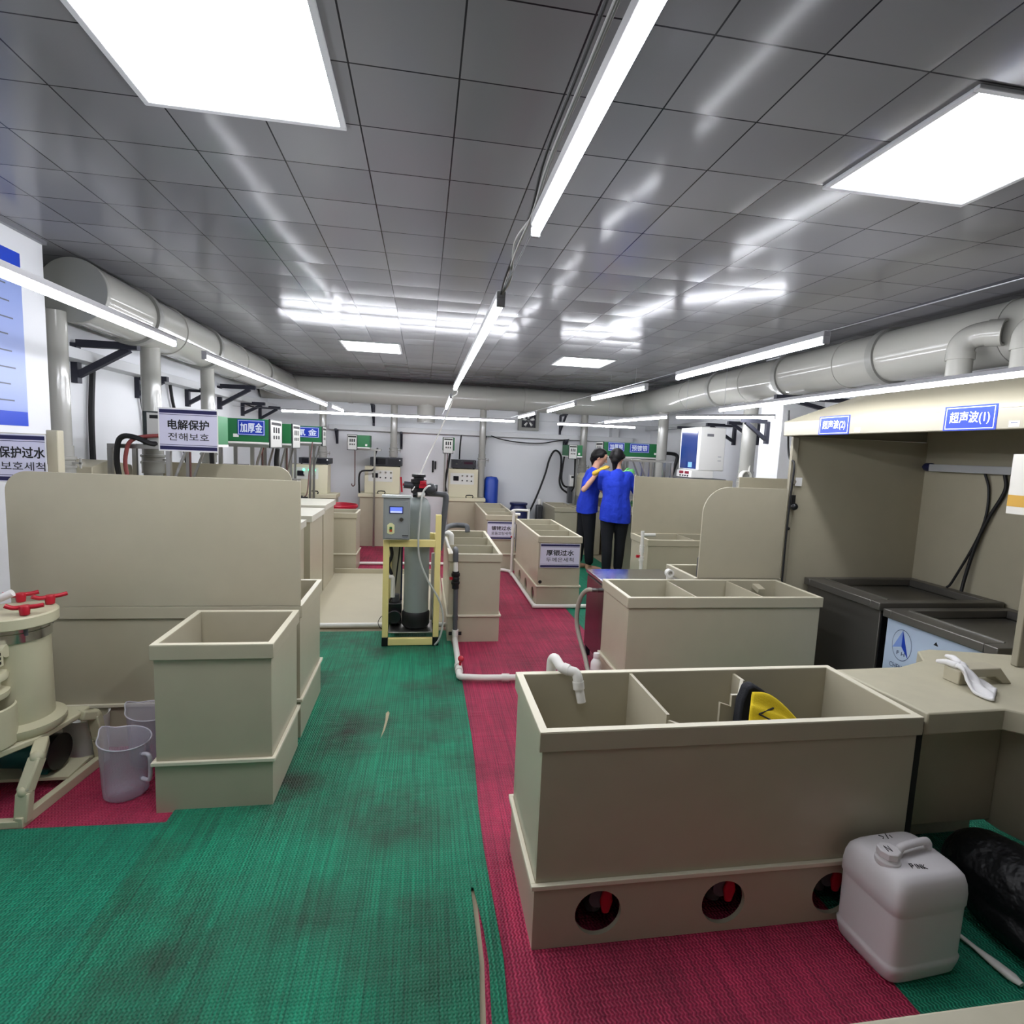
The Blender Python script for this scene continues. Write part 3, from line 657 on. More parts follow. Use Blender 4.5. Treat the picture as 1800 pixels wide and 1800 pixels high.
for nm, a, lb in (('left', (X0, X0+.14, 3.5, 9.2, 2.058, 2.13), 'white cable tray running along the left wall'), ('back', (-1.47, 3.5, 9.1, Y1, 1.792, 1.87), 'white cable tray shelf along the back wall'), ('right', (3.70, X1, 5.4, 9.1, 2.005, 2.07), 'white cable tray along the right wall')):
    m = MB(); m.box(*a, TRAY); tag(m.build('cable_tray', bevel=.003), lb, 'cable tray', 'white cable trays')
m = MB(); m.box(3.12, 3.24, 9.1, Y1, 1.87, 2.05, TRAY); tag(m.build('cable_tray', bevel=.003), 'short upright cable tray at the end of the back tray', 'cable tray', 'white cable trays')

# ------------------------------------------------------------------ plating control cabinets on the back wall
PANELW = mat('white_panel', 'cfcfc9', .4); LEDG = mat('green_lamp', '8df7c4', .3, emit='4dffb0', es=3.)
def plating(label, x0, x1, y0, zl, bx0, bx1, zt, px, display, knobs, lights=False, body=True):
    t = thing('plating_cabinet', label, 'cabinet', ((x0+x1)/2, y0+.2, 0), 0, 'plating control cabinets')
    m = MB(); m.box(x0+.025, x1-.025, y0+.02, y0+.40, .0062, zl-.055, PP); m.build('body', t, bevel=.002)
    m = MB(); m.box(x0, x1, y0, y0+.42, zl-.055, zl, PPC); m.build('lid', t, bevel=.004)
    xc = (x0+x1)/2+.05
    m = MB(); m.tube([(xc-.05, y0+.03, zl), (xc-.05, y0+.03, zl+.04), (xc+.05, y0+.03, zl+.04), (xc+.05, y0+.03, zl)], .008, BLKG, n=8, sub=2); m.build('handle', t)
    yb = y0+.12
    m = MB(); m.prism([(yb-.01, zl+.0005), (yb+.28, zl+.0005), (yb+.28, zt), (yb+.02, zt)], bx0, bx1, PPC, 'x'); m.build('control_box', t, bevel=.004)
    z0p, z1p = px[2], px[3]; n_ = Vector((0, -1, -.07)).normalized()
    def on(x, z): return (x, yb-.01+.03*(z-zl)/(zt-zl), z)
    Zd = (0, .03, zt-zl)
    m = MB(); m.rect(on((px[0]+px[1])/2, (z0p+z1p)/2), (1, 0, 0), Zd, px[1]-px[0], z1p-z0p, PANELW, .003); m.build('faceplate', t, flat=True)
    m = MB(); c = on(*display); m.box(c[0]-.042, c[0]+.042, c[1]-.012, c[1]+.004, c[2]-.036, c[2]+.036, DIM); m.build('display', t, bevel=.002)
    for i, (kx, kz) in enumerate(knobs):
        c = Vector(on(kx, kz)); m = MB(); m.cyl(c, c+Vector((0, -.018, 0)), .014 if i < 3 else .012, LEDG if (lights and i < 3) else (CHROME if i < 3 else BLKG), n=14); m.build('indicator_lamp' if i < 3 else 'knob', t)
    return t
def power_supply(label, x0, x1, y0, z0, z1, kind):
    t = thing('power_supply', label, 'power supply', ((x0+x1)/2, y0+.15, z0), 0, 'bench power supplies')
    m = MB(); m.box(x0, x1, y0, y0+.30, z0+.012, z1, mat('psu_case', '5a5b60' if kind else '2c2d33', .4)); m.build('case', t, bevel=.004)
    w = x1-x0; h_ = z1-z0
    if kind == 0:
        m = MB(); m.box(x0+.10*w, x0+.48*w, y0-.004, y0, z0+.22*h_, z1-.12*h_, DIM); m.build('display', t)
        m = MB(); m.box(x0+.56*w, x1-.06*w, y0-.004, y0, z0+.18*h_, z1-.14*h_, mat('psu_panel', '15161c', .35)); m.build('button_panel', t)
        m = MB(); m.cyl((x1-.07*w, y0-.012, z1-.25*h_), (x1-.07*w, y0, z1-.25*h_), .010, WHITE, n=12); m.build('button', t)
    else:
        for fx_, fz, r in ((.2, .55, .017), (.42, .8, .009), (.88, .35, .012), (.92, .85, .009)):
            m = MB(); m.cyl((x0+fx_*w, y0-.016, z0+fz*h_), (x0+fx_*w, y0, z0+fz*h_), r, CHROME, n=14); m.build('knob', t)
        m = MB(); m.box(x0+.5*w, x0+.86*w, y0-.003, y0, z0+.55*h_, z0+.78*h_, mat('psu_screen', '3c1a2c', .2)); m.build('display', t)
    for fx_ in (.08, .92):
        m = MB(); m.cyl((x0+fx_*w, y0+.03, z0), (x0+fx_*w, y0+.03, z0+.013), .012, BLK, n=10); m.build('foot', t)
plating('left plating cabinet at the back with a chrome button faceplate', -.985, -.385, 8.785, .828, -.90, -.362, 1.245, (-.845, -.475, 1.01, 1.185), (-.738, 1.105), [(-.66, 1.155), (-.58, 1.155), (-.50, 1.153), (-.66, 1.075), (-.58, 1.073), (-.50, 1.071)])
plating('second plating cabinet at the back beside the blue drum', .375, .985, 8.785, .80, .40, .865, 1.25, (.425, .80, 1.005, 1.185), (.515, 1.10), [(.615, 1.145), (.69, 1.143), (.76, 1.141), (.615, 1.068), (.69, 1.066), (.76, 1.064)])
plating('corner plating cabinet with three lit green lamps', -1.90, -1.20, 8.06, .86, -1.865, -1.335, 1.265, (-1.80, -1.46, 1.06, 1.225), (-1.70, 1.14), [(-1.655, 1.19), (-1.58, 1.19), (-1.51, 1.188), (-1.655, 1.115), (-1.58, 1.113), (-1.51, 1.111)], lights=True)
power_supply('dark power supply on the left plating cabinet', -.82, -.335, 8.93, 1.247, 1.385, 0)
power_supply('grey knobbed power supply on the second plating cabinet', .44, .83, 8.93, 1.252, 1.395, 1)
power_supply('dark power supply on the corner cabinet with green lamps', -1.73, -1.315, 8.22, 1.267, 1.36, 0)

# ------------------------------------------------------------------ green current controller units on steel stands
FACEP = mat('controller_face', 'b9b9b4', .35)
def green_unit(label, x0, x1, y0, y1, z0, z1, face, sign=None, split=.45):
    """face: +1 front panel on the +x end, -1 on the -x end"""
    t = thing('rectifier_unit', label, 'rectifier', ((x0+x1)/2, (y0+y1)/2, z0), 0, 'green rectifier units')
    m = MB(); m.box(x0, x1, y0, y1, z0+.018, z1, GREENP); m.build('case', t, bevel=.003)
    m = MB(); m.box(x0, x1+.002, y0-.003, y1, z0+.001, z0+.018, WHITE); m.build('base_trim', t)
    if face == 0:
        pw = split*(x1-x0); X = (1, 0, 0); Z = (0, 0, 1); yc_ = y0-.012; c = (x0+pw/2, yc_, (z0+z1)/2-.0125); w = pw; h_ = z1-z0+.035
        m = MB(); m.box(x0, x0+pw, y0-.012, y0-.0005, z0-.03, z1+.005, mat('dark_green_frame', '232b2a', .4)); m.build('bezel', t)
        m = MB(); m.rect(c, X, Z, w*.88, h_*.93, FACEP); m.rect((c[0], yc_, c[2]+h_*.36), X, Z, w*.8, h_*.09, INK, .001)
        for i in (-1, 0, 1):
            m.rect((c[0]+i*w*.2, yc_, c[2]+h_*.12), X, Z, w*.11, h_*.2, DIM, .001); m.rect((c[0]+i*w*.2, yc_, c[2]-h_*.13), X, Z, w*.09, h_*.1, DIM, .001)
        m.build('front_panel', t, flat=True); m = MB(); m.rect((x1-.05, y0, z0+.05), X, Z, .03, .03, WHITE, .001); m.build('sticker', t, flat=True)
        return t
    fxp = x1 if face > 0 else x0
    m = MB(); m.box(fxp, fxp+.012*face, y0, y1, z0-.03, z1+.005, mat('dark_green_frame', '232b2a', .4)); m.build('bezel', t)
    m = MB(); X = (0, 1, 0) if face > 0 else (0, -1, 0); Z = (0, 0, 1); xf = fxp+.0125*face; yc = (y0+y1)/2; w = y1-y0; h_ = z1-z0+.035; zc = (z0+z1)/2-.0125
    m.rect((xf, yc, zc), X, Z, w*.90, h_*.94, FACEP); m.rect((xf, yc, zc+h_*.36), X, Z, w*.8, h_*.10, INK, .001)
    for i in (-1, 0, 1):
        m.rect((xf, yc+i*w*.2, zc+h_*.14), X, Z, w*.12, h_*.2, DIM, .001); m.rect((xf, yc+i*w*.2, zc-h_*.12), X, Z, w*.11, h_*.12, DIM, .001)
    m.build('front_panel', t, flat=True)
    for tx, sx0, sx1, sz0, sz1 in (sign if isinstance(sign, list) else [sign] if sign else []):
        m = MB(); m.box(sx0, sx1, y0-.004, y0-.0003, sz0, sz1, SIGNB); c = ((sx0+sx1)/2, y0-.004, (sz0+sz1)/2); w = sx1-sx0; h_ = sz1-sz0
        m.frame(c, (1, 0, 0), (0, 0, 1), w*.95, h_*.92, .004, LETW); m.text(tx, c, (1, 0, 0), (0, 0, 1), w*.80, h_*.62, LETW, .02); lab(m.build('sign_plate', t, flat=True), 'blue sign with white characters')
    xl = x0+.05 if face > 0 else x1-.09
    m = MB(); m.rect((xl+.02, y0, z0+.07), (1, 0, 0), (0, 0, 1), .045, .028, WHITE, .001); m.build('sticker', t, flat=True)
    return t
def stand(label, x0, x1, y0, y1, z0, z1, brace=1, legs=None):
    t = thing('steel_stand', label, 'stand', ((x0+x1)/2, (y0+y1)/2, z0), 0, 'square tube steel stands'); s = .028
    m = MB(); m.box(x0, x1, y0, y0+s, z1-s, z1, STEEL); m.box(x0, x1, y1-s, y1, z1-s, z1, STEEL); m.box(x0, x0+s, y0+s, y1-s, z1-s, z1, STEEL); m.box(x1-s, x1, y0+s, y1-s, z1-s, z1, STEEL); m.build('top_frame', t, bevel=.002)
    if brace == 2:
        m = MB(); xp = x1-.06 if x1-x0 < .1 else x0+.28; m.box(xp, xp+s, y0+.016, y0+.016+s, z0, z1-s, STEEL); m.build('leg', t); return t
    a, b = (x0, x0+(x1-x0)*.62) if brace > 0 else (x1-s-(x1-x0)*.8, x1-s)
    if legs: a, b = legs
    for x in (a, b):
        for y in (y0, y1-s):
            m = MB(); m.box(x, x+s, y, y+s, z0, z1-s, STEEL); m.build('leg', t)
    e = x1-s if brace > 0 else x0+s; q = b if brace > 0 else a
    for y in (y0+s/2, y1-s/2):
        m = MB(); m.bar((q+s/2, y, z1-.32 if z1-.32 > z0 else z0+.02), ((q+s/2+e)/2+.02*brace, y, z1-s), .016, .016, STEEL); m.build('brace', t)
    return t
stand('steel stand behind the framed sign with red and black cables', -2.08, -1.50, 4.10, 4.45, .0012, 1.515, 1)
green_unit('green rectifier unit half hidden behind the framed black lettered sign', -1.86, -1.44, 4.12, 4.46, 1.516, 1.735, 0, split=1.)
stand('steel stand under the green unit with a three character blue sign', -1.76, -1.34, 5.2, 5.62, .911, 1.54, 1)
green_unit('green rectifier unit with a three character blue sign', -1.685, -1.345, 5.2, 5.62, 1.541, 1.758, 1, ('加厚金', -1.60, -1.375, 1.615, 1.748))
stand('steel stand under the plain sided green unit', -1.72, -1.33, 5.98, 6.36, .911, 1.535, 1)
green_unit('plain sided green rectifier unit in the middle of the left three', -1.70, -1.335, 6.0, 6.36, 1.536, 1.752, 1)
stand('steel stand under the farthest left green unit', -1.68, -1.30, 7.45, 7.72, .0062, 1.559, 1)
green_unit('farthest left green rectifier unit, its blue sign partly covered', -1.66, -1.29, 7.45, 7.72, 1.56, 1.778, 1, ('氰 金', -1.615, -1.32, 1.634, 1.766))
stand('thin stand behind the left plating cabinet carrying a green unit', -1.03, -.64, 8.70, 8.76, .0062, 1.515, 2)
green_unit('small green unit on the back wall above the left plating cabinet', -1.125, -.80, 8.6, 8.9, 1.516, 1.71, 0)
green_unit('grey fronted unit on the back wall left of the second cabinet', .285, .46, 8.6, 8.9, 1.52, 1.735, 0, split=.9)
green_unit('small green unit in the back right behind the workers', 2.20, 2.42, 8.4, 8.8, 1.515, 1.70, 0, split=.62)
green_unit('long green unit with two blue signs above the workers', 2.50, 3.34, 7.6, 7.95, 1.541, 1.752, -1, [('预镀银', 2.88, 3.17, 1.62, 1.748), ('加厚银', 2.56, 2.80, 1.63, 1.751)])
stand('steel stand carrying the long green unit at the rear of the work counter', 2.78, 3.30, 7.62, 7.76, .821, 1.54, -1)
stand('steel stand beside the workers under the long green unit', 2.43, 2.97, 6.34, 6.60, .821, 1.535, -1, (2.665, 2.94))
stand('thin steel stand behind the second plating cabinet', .31, .37, 8.70, 8.76, .0062, 1.515, 2)
stand('thin steel stand in the back right carrying a small green unit', 2.375, 2.44, 8.55, 8.61, .755, 1.514, 2)
ROD = mat('rusty_rod', '5a3a34', .5, metal=.3)
for pts, lb in (([(-1.48, 5.5, 1.53), (-1.475, 5.5, 1.05)], 'thin rod hanging from the green unit with the three character sign'), ([(-1.40, 6.1, 1.52), (-1.405, 6.1, .93)], 'dark rod hanging below the plain sided green unit'),
                ([(-1.40, 7.44, 1.575), (-1.385, 7.2, 1.3), (-1.355, 6.9, .99), (-1.385, 6.85, .93), (-1.39, 6.75, .92)], 'hooked rod hanging in front of the green lamps'),
                ([(-1.018, 8.65, 1.53), (-1.015, 8.65, 1.02), (-1.018, 8.65, .97), (-1.038, 8.65, .945), (-1.058, 8.65, .96), (-1.06, 8.65, .985)], 'thin hook rod hanging left of the left plating cabinet'), ([(.356, 8.65, 1.53), (.354, 8.65, 1.25)], 'thin rod hanging below the grey fronted unit')):
    m = MB(); m.tube(pts, .007, ROD, n=8); tag(m.build('hook_rod'), lb, 'rod', 'hanging hook rods')
m = MB(); m.box(-1.42, -1.31, 6.66, 6.70, .92, .95, BLK); m.cyl((-1.38, 6.72, .91), (-1.38, 6.72, .96), .012, BLK); tag(m.build('clamp'), 'small black clamp on the far beige process cabinet', 'clamp')

# ------------------------------------------------------------------ framed signs
t = thing('framed_sign', 'white board sign on a thin pole reading electrolysis protection', 'sign', (-1.262, 3.3, 0), 0, 'bilingual white board signs')
sign_plate(t, 'board', -1.412, -1.118, 1.503, 1.728, 3.296, '电解保护', '전해보호', .025, .085, .70)
m = MB(); m.frame((-1.265, 3.2955, 1.6155), (1, 0, 0), (0, 0, 1), .302, .233, .006, WHITE, .001); m.build('frame', t, flat=True)
m = MB(); m.cyl((-1.262, 3.303, .31), (-1.262, 3.303, 1.51), .006, ROD, n=8); m.build('pole', t)
t = thing('framed_sign', 'white board sign at the left edge reading electrolysis protection rinse', 'sign', (-1.9, 2.98, 0), 0, 'bilingual white board signs')
sign_plate(t, 'board', -2.069, -1.772, 1.335, 1.558, 2.975, '电解保护过水', '전해보호세척', .025, .085, .96)
m = MB(); m.frame((-1.9175, 2.9745, 1.4465), (1, 0, 0), (0, 0, 1), .295, .232, .005, WHITE, .001); m.build('frame', t, flat=True)
m = MB(); m.box(-1.785, -1.735, 3.0, 3.05, .301, 1.585, PPL); m.box(-2.02, -1.785, 3.0, 3.03, 1.42, 1.565, PPL); m.build('backing_post', t, bevel=.004)
# poster on the pier
PB = mat('poster_blue', '1440c0', .35); PW = mat('poster_pale_blue', '8c9dd2', .35); PT = mat('poster_text', '5a6070', .5)
m = MB(); X = (0, 1, 0); Z = (0, 0, 1); xx = -2.068
m.box(-2.0698, xx, 2.60, 3.345, 1.60, 2.475, PW); m.rect((xx, 2.97, 2.437), X, Z, .745, .075, PB); m.rect((xx, 2.97, 1.637), X, Z, .745, .072, PB)
for i in range(8): m.rect((xx, 3.0+.02*(i % 3), 2.30-.082*i), X, Z, .46, .007, PT, .001)
tag(m.build('wall_poster', flat=True), 'pale blue poster with deep blue bands on the white wall pier', 'poster')
# ------------------------------------------------------------------ water filter rig
FRP = mat('grey_frp', '8b938f', .36, var=.04)
t = thing('water_filter_rig', 'water filter rig with grey tank in a pale yellow steel frame', 'water filter', (-.07, 4.5, .0168))
z = .0168; fx0, fx1, fy0, fy1 = -.29, .148, 4.31, 4.72
for x in (fx0, fx1-.045):
    for y in (fy0, fy1-.045):
        top = (1.06 if (x > 0 and y < 4.5) else .86)
        m = MB(); m.box(x, x+.045, y, y+.045, z+.07, top, YEL); m.build('frame_post', t, bevel=.003)
        m = MB(); m.box(x-.002, x+.047, y-.002, y+.047, z, z+.07, BLKG); m.build('foot', t, bevel=.003)
m = MB()
for zz in (.806, ): m.box(fx0+.045, fx1-.045, fy0, fy0+.04, zz, zz+.055, YEL); m.box(fx0+.045, fx1-.045, fy1-.04, fy1, zz, zz+.055, YEL); m.box(fx0, fx0+.04, fy0+.045, fy1-.045, zz, zz+.055, YEL); m.box(fx1-.04, fx1, fy0+.045, fy1-.045, zz, zz+.055, YEL)
m.build('top_rail', t, bevel=.003)
m = MB(); m.box(fx0+.045, fx1-.045, fy0, fy0+.04, z+.005, z+.06, YEL); m.box(fx0+.045, fx1-.045, fy1-.04, fy1, z+.005, z+.06, YEL); m.box(fx0+.045, fx1-.045, fy0+.04, fy1-.04, z+.09, z+.10, STEEL); m.build('base_rail', t, bevel=.003)
m = MB(); m.lathe((-.035, 4.5, 0), [(.098, .235), (.100, .26), (.100, 1.06), (.096, 1.11), (.075, 1.16), (.035, 1.185), (.03, 1.21)], FRP, n=40); m.build('pressure_tank', t)
m = MB(); m.lathe((-.035, 4.5, 0), [(.05, z+.10), (.10, z+.11), (.112, z+.13), (.112, .24), (.101, .255)], BLK, n=36); m.build('tank_boot', t)
m = MB(); m.lathe((-.035, 4.5, 0), [(.045, 1.205), (.06, 1.215), (.06, 1.25), (.048, 1.26), (.048, 1.29), (.062, 1.295), (.062, 1.32), (.04, 1.325), (.04, 1.335), (.055, 1.34), (.055, 1.36), (.0, 1.362)], BLKG, n=24)
m.cyl((-.15, 4.5, 1.275), (.115, 4.5, 1.255), .028, mat('dark_grey_plastic', '3a3b3f', .4), n=16); m.ball((.06, 4.46, 1.25), .045, mat('dark_grey_plastic', '3a3b3f', .4)); o = m.build('valve_head', t)
m = MB(); m.cyl((-.16, 4.5, 1.275), (-.12, 4.5, 1.275), .010, RED); m.bar((-.165, 4.5, 1.215), (-.175, 4.5, 1.335), .014, .012, RED); m.build('valve_handle', o)
m = MB(); m.cyl((-.0, 4.44, 1.29), (-.0, 4.435, 1.31), .025, RED); m.box(-.03, .03, 4.435, 4.46, 1.255, 1.285, RED); m.build('selector_handle', o)
m = MB(); m.tube([(-.02, 4.55, 1.205), (.05, 4.55, 1.205), (.165, 4.55, 1.20), (.186, 4.55, 1.18), (.182, 4.55, 1.1), (.162, 4.54, .9), (.145, 4.53, .745)], .024, GREY, n=14, sub=4); lab(m.build('drain_pipe', t), 'dark grey bent pipe')
m = MB(); m.cyl((-.075, 4.41, 1.205), (-.045, 4.405, 1.205), .022, BLKG); m.cyl((-.045, 4.405, 1.205), (.01, 4.43, 1.205), .02, PVC); m.build('hose_coupling', t)
m = MB(); m.tube([(.055, 4.42, 1.275), (.03, 4.36, 1.27), (.0, 4.31, 1.225), (-.015, 4.29, 1.1), (-.026, 4.285, .87), (-.01, 4.28, .71), (.055, 4.275, .55), (.136, 4.275, .415), (.178, 4.275, .28), (.172, 4.275, .16), (.15, 4.28, .075), (.12, 4.29, .03)], .008, mat('clear_hose', 'c9cdc6', .3, trans=.3), n=8); m.build('clear_hose', t)
m = MB(); m.box(-.262, -.15, 4.52, 4.68, .128, .30, BLKG); m.cyl((-.206, 4.47, .20), (-.206, 4.53, .20), .055, BLKG); m.cyl((-.205, 4.6, .29), (-.205, 4.6, .36), .035, GREY); m.build('pump', t, bevel=.006)
m = MB(); m.tube([(-.222, 4.5, .36), (-.222, 4.5, .50), (-.235, 4.5, .525), (-.26, 4.5, .525)], .018, PVC, n=12, sub=3); m.tube([(-.25, 4.53, .80), (-.235, 4.53, .7), (-.26, 4.53, .62), (-.235, 4.53, .54)], .014, BLK, n=8); m.tube([(-.17, 4.56, .80), (-.19, 4.56, .6), (-.21, 4.57, .42), (-.25, 4.57, .3)], .006, BLK, n=8); m.build('piping', t)
m = MB(); m.cyl((.10, 4.64, .128), (.10, 4.64, .70), .018, PVC, n=12); m.tube([(.12, 4.6, .14), (.13, 4.55, .22), (.10, 4.5, .30), (.125, 4.47, .42)], .010, mat('clear_hose', 'c9cdc6', .3), n=8); m.build('side_hoses', t)
m = MB(); m.box(-.165, -.152, 4.63, 4.64, .128, .80, mat('navy_tube', '1d2140', .4)); m.box(-.255, -.16, 4.70, 4.715, .07, .80, PP); m.build('back_plate', t)
CB = mat('grey_enamel', '868a88', .4)
b = MB(); b.box(-.290, -.092, 4.245, 4.309, .872, 1.19, CB); o = b.build('control_box', t, bevel=.004)
m = MB(); m.box(-.300, -.083, 4.23, 4.309, 1.1905, 1.21, mat('pale_grey_enamel', 'b6bcb8', .4)); m.build('rain_hood', o, bevel=.003)
m = MB(); m.box(-.280, -.103, 4.239, 4.245, .882, 1.168, CB); m.build('door', o, bevel=.002)
m = MB(); X = (1, 0, 0); Z = (0, 0, 1); m.box(-.245, -.143, 4.235, 4.239, 1.073, 1.127, mat('display_bezel', '17234f', .3)); m.rect((-.194, 4.235, 1.10), X, Z, .09, .042, mat('lit_lcd', '5a72d8', .3, emit='7f95ff', es=.45)); m.rect((-.194, 4.235, 1.085), X, Z, .085, .012, mat('lit_lcd_pale', 'b9c6ff', .3, emit='c9d4ff', es=.5), .001); m.build('display', o)
m = MB(); m.cyl((-.154, 4.239, 1.03), (-.154, 4.222, 1.03), .014, CHROME); m.build('lock_knob', o)
m = MB(); m.prism([(-.258, .925), (-.24, .915), (-.222, .915), (-.205, .925), (-.205, .985), (-.222, 1.0), (-.24, 1.0), (-.258, .985)], 4.234, 4.239, mat('cream_switch_plate', 'd8d8a4', .4), 'y'); m.build('switch_plate', o)
m = MB(); m.box(-.241, -.222, 4.228, 4.234, .955, .972, mat('green_button', '2d6b3a', .4)); m.build('button', o); m = MB(); m.box(-.241, -.222, 4.228, 4.234, .935, .953, mat('orange_button', 'b0502a', .4)); m.build('button', o)
m = MB(); m.rect((-.125, 4.239, .905), X, Z, .045, .008, INK); m.rect((-.125, 4.239, .893), X, Z, .04, .006, PT); m.build('maker_plate', o, flat=True)
m = MB(); m.tube([(-.30, 4.66, .034), (-.33, 4.65, .06), (-.345, 4.66, .10), (-.325, 4.68, .14), (-.295, 4.69, .15)], .003, BLK, n=6); m.build('loose_wire', t)

# ------------------------------------------------------------------ floor pipes
t = thing('water_pipe', 'grey riser with valve and white floor pipe in front of the middle tank', 'pipe', (.28, 4.38, 0))
m = MB(); m.cyl((.283, 4.39, .115), (.278, 4.39, .46), .019, GREY, n=14); m.cyl((.282, 4.39, .20), (.281, 4.39, .24), .022, GREY); m.build('riser', t)
m = MB(); m.cyl((.275, 4.39, .46), (.274, 4.39, .60), .027, BLK, n=14); m.lathe((.2745, 4.39, 0), [(.027, .49), (.034, .50), (.034, .515), (.027, .52), (.032, .54), (.027, .555), (.034, .565), (.034, .585), (.027, .59)], BLK, n=18); o = m.build('ball_valve', t)
m = MB(); m.box(.225, .25, 4.372, 4.385, .535, .555, RED); m.cyl((.24, 4.385, .545), (.262, 4.39, .545), .008, RED); m.build('handle', o)
m = MB(); m.cyl((.274, 4.39, .60), (.271, 4.39, .685), .018, PVC, n=14); m.build('white_sleeve', t)
m = MB(); m.tube([(.271, 4.39, .68), (.27, 4.39, .745), (.27, 4.40, .762), (.27, 4.44, .77), (.27, 4.47, .765)], .022, GREY, n=14, sub=3); m.build('top_elbow', t)
m = MB(); m.tube([(.283, 4.39, .12), (.284, 4.385, .06), (.283, 4.34, .043), (.28, 3.95, .042), (.275, 3.70, .042), (.28, 3.635, .042), (.34, 3.62, .042), (.45, 3.61, .04), (.70, 3.60, .04), (1.15, 3.58, .04)], .022, PVC, n=14, sub=5)
for y in (3.72, 3.80): m.cyl((.277, y, .042), (.277, y+.045, .042), .028, PVC, n=16)
m.cyl((.56, 3.607, .04), (.61, 3.604, .04), .027, PVC, n=16); m.cyl((.284, 4.388, .075), (.284, 4.388, .12), .026, PVC, n=16); m.build('floor_pipe', t)
m = MB(); m.box(.232, .335, 4.385, 4.40, .075, .10, BLK); m.build('wall_clip', t)
m = MB(); m.cyl((.287, 3.79, .06), (.29, 3.79, .10), .009, RED); m.ball((.292, 3.79, .108), .022, RED, sc=(1, 1.5, .9)); m.build('valve_handle', t)
def pvc(lb, pts, r=.018, sub=3, m_=PVC, cols=()):
    m = MB(); m.tube(pts, r, m_, n=12, sub=sub)
    for a, b in cols: m.cyl(a, b, r*1.3, m_, n=14)
    return tag(m.build('water_pipe'), lb, 'pipe', 'white plastic water pipes')
pvc('white pipe lying along the front of the floor platform', [(-.985, 4.77, .042), (.3, 4.76, .042)], .021, 1)
pvc('white pipe lying across the red mat at the far left', [(-.80, 7.40, .03), (.75, 7.40, .03)], .02, 1)
pvc('white pipe wrapped around the foot of the thick silver tank', [(.70, 7.08, .03), (.98, 7.06, .03), (1.10, 7.0, .03), (1.135, 6.8, .03), (1.135, 5.6, .03), (1.14, 5.39, .03), (1.2, 5.365, .03), (1.9, 5.36, .03)], .021, 4)
t = thing('water_pipe', 'tall white pipe with joints at the rear corner of the thick silver tank', 'pipe', (1.13, 6.86, 0), 0, 'white plastic water pipes')
m = MB(); m.tube([(1.13, 6.84, .0065), (1.128, 6.84, .76), (1.14, 6.84, .785), (1.17, 6.84, .787), (1.21, 6.84, .785)], .017, PVC, n=12, sub=3); m.cyl((1.128, 6.84, .55), (1.128, 6.84, .62), .024, PVC); m.build('riser', t)
m = MB(); m.cyl((1.10, 6.835, .50), (1.125, 6.835, .50), .01, RED); m.build('valve_handle', t)
pvc('white bent pipe between the rhodium tank and the blue drum', [(1.17, 7.25, .765), (1.2, 7.3, .785), (1.32, 7.32, .787), (1.40, 7.32, .78), (1.41, 7.32, .74), (1.41, 7.32, .0065)], .018)
t = thing('water_tap', 'white plastic tap with red lever at the tank below the square panel', 'tap', (2.17, 5.24, 0), 0, 'white plastic water pipes')
m = MB(); m.tube([(2.19, 5.24, .0065), (2.178, 5.24, .77), (2.182, 5.24, .792), (2.21, 5.24, .795), (2.31, 5.24, .797)], .017, PVC, n=12, sub=3)
for z0_, z1_ in ((.67, .69), (.615, .665), (.56, .58), (.53, .55)): m.cyl((2.18, 5.24, z0_), (2.18, 5.24, z1_), .024, PVC, n=16)
m.build('riser', t); m = MB(); m.box(2.125, 2.158, 5.23, 5.25, .565, .59, RED); m.cyl((2.15, 5.24, .58), (2.175, 5.24, .58), .008, RED); m.build('lever', t)
m = MB(); m.tube([(2.22, 5.1, .0065), (2.225, 5.1, .40), (2.225, 5.1, .46)], .018, GREY, n=10, sub=1); m.box(2.2, 2.255, 5.08, 5.12, .40, .44, GREY); m.box(2.24, 2.29, 5.08, 5.10, .405, .425, RED); tag(m.build('water_tap'), 'grey stub tap with red lever beside the white tap', 'tap')
# white tubs / fittings at front-left tank of the DI
t = thing('water_pipe', 'pair of white bent pipes in the rear left corner of the middle tank', 'pipe', (.24, 5.1, .7), 0, 'white plastic water pipes')
m = MB(); m.tube([(.262, 4.98, .55), (.262, 4.98, .765), (.26, 4.985, .80), (.235, 5.0, .815), (.215, 5.02, .80)], .024, PVC, n=14, sub=3); m.build('pipe', t)
m = MB(); m.tube([(.205, 4.9, .78), (.225, 4.72, .745), (.256, 4.56, .70)], .013, PVC, n=10, sub=1); m.build('pipe', t)

# ------------------------------------------------------------------ steel machine and its hose, bottle
MIR = mat('polished_steel', 'b4b5bd', .13, metal=1.); STL2 = mat('steel_side', '7d7a7c', .2, metal=1.)
t = thing('steel_cabinet', 'stainless steel cabinet with mirror top behind the second right tank', 'cabinet', (1.58, 3.92, 0))
m = MB(); m.box(1.285, 1.87, 3.70, 4.125, .09, .64, STL2); m.build('body', t, bevel=.002)
m = MB(); m.box(1.275, 1.88, 3.69, 4.135, .66, .685, MIR); m.box(1.285, 1.87, 3.70, 4.125, .64, .66, mat('shadow_gap', '232326', .5)); m.build('top', t, bevel=.003)
for x in (1.29, 1.83):
    for y in (3.71, 4.08):
        m = MB(); m.box(x, x+.035, y, y+.035, .006, .09, DSTEEL); m.build('leg', t)
m = MB(); m.cyl((1.285, 3.86, .585), (1.24, 3.86, .585), .016, STEEL); m.build('nozzle', t)
m = MB(); m.tube([(1.245, 3.86, .585), (1.215, 3.88, .58), (1.19, 3.94, .52), (1.178, 3.98, .42), (1.18, 3.99, .30), (1.19, 3.93, .20), (1.20, 3.8, .10), (1.19, 3.66, .04), (1.205, 3.5, .025), (1.215, 3.3, .022)], .017, mat('ribbed_hose', 'b3ae9f', .35, trans=.2), n=12)
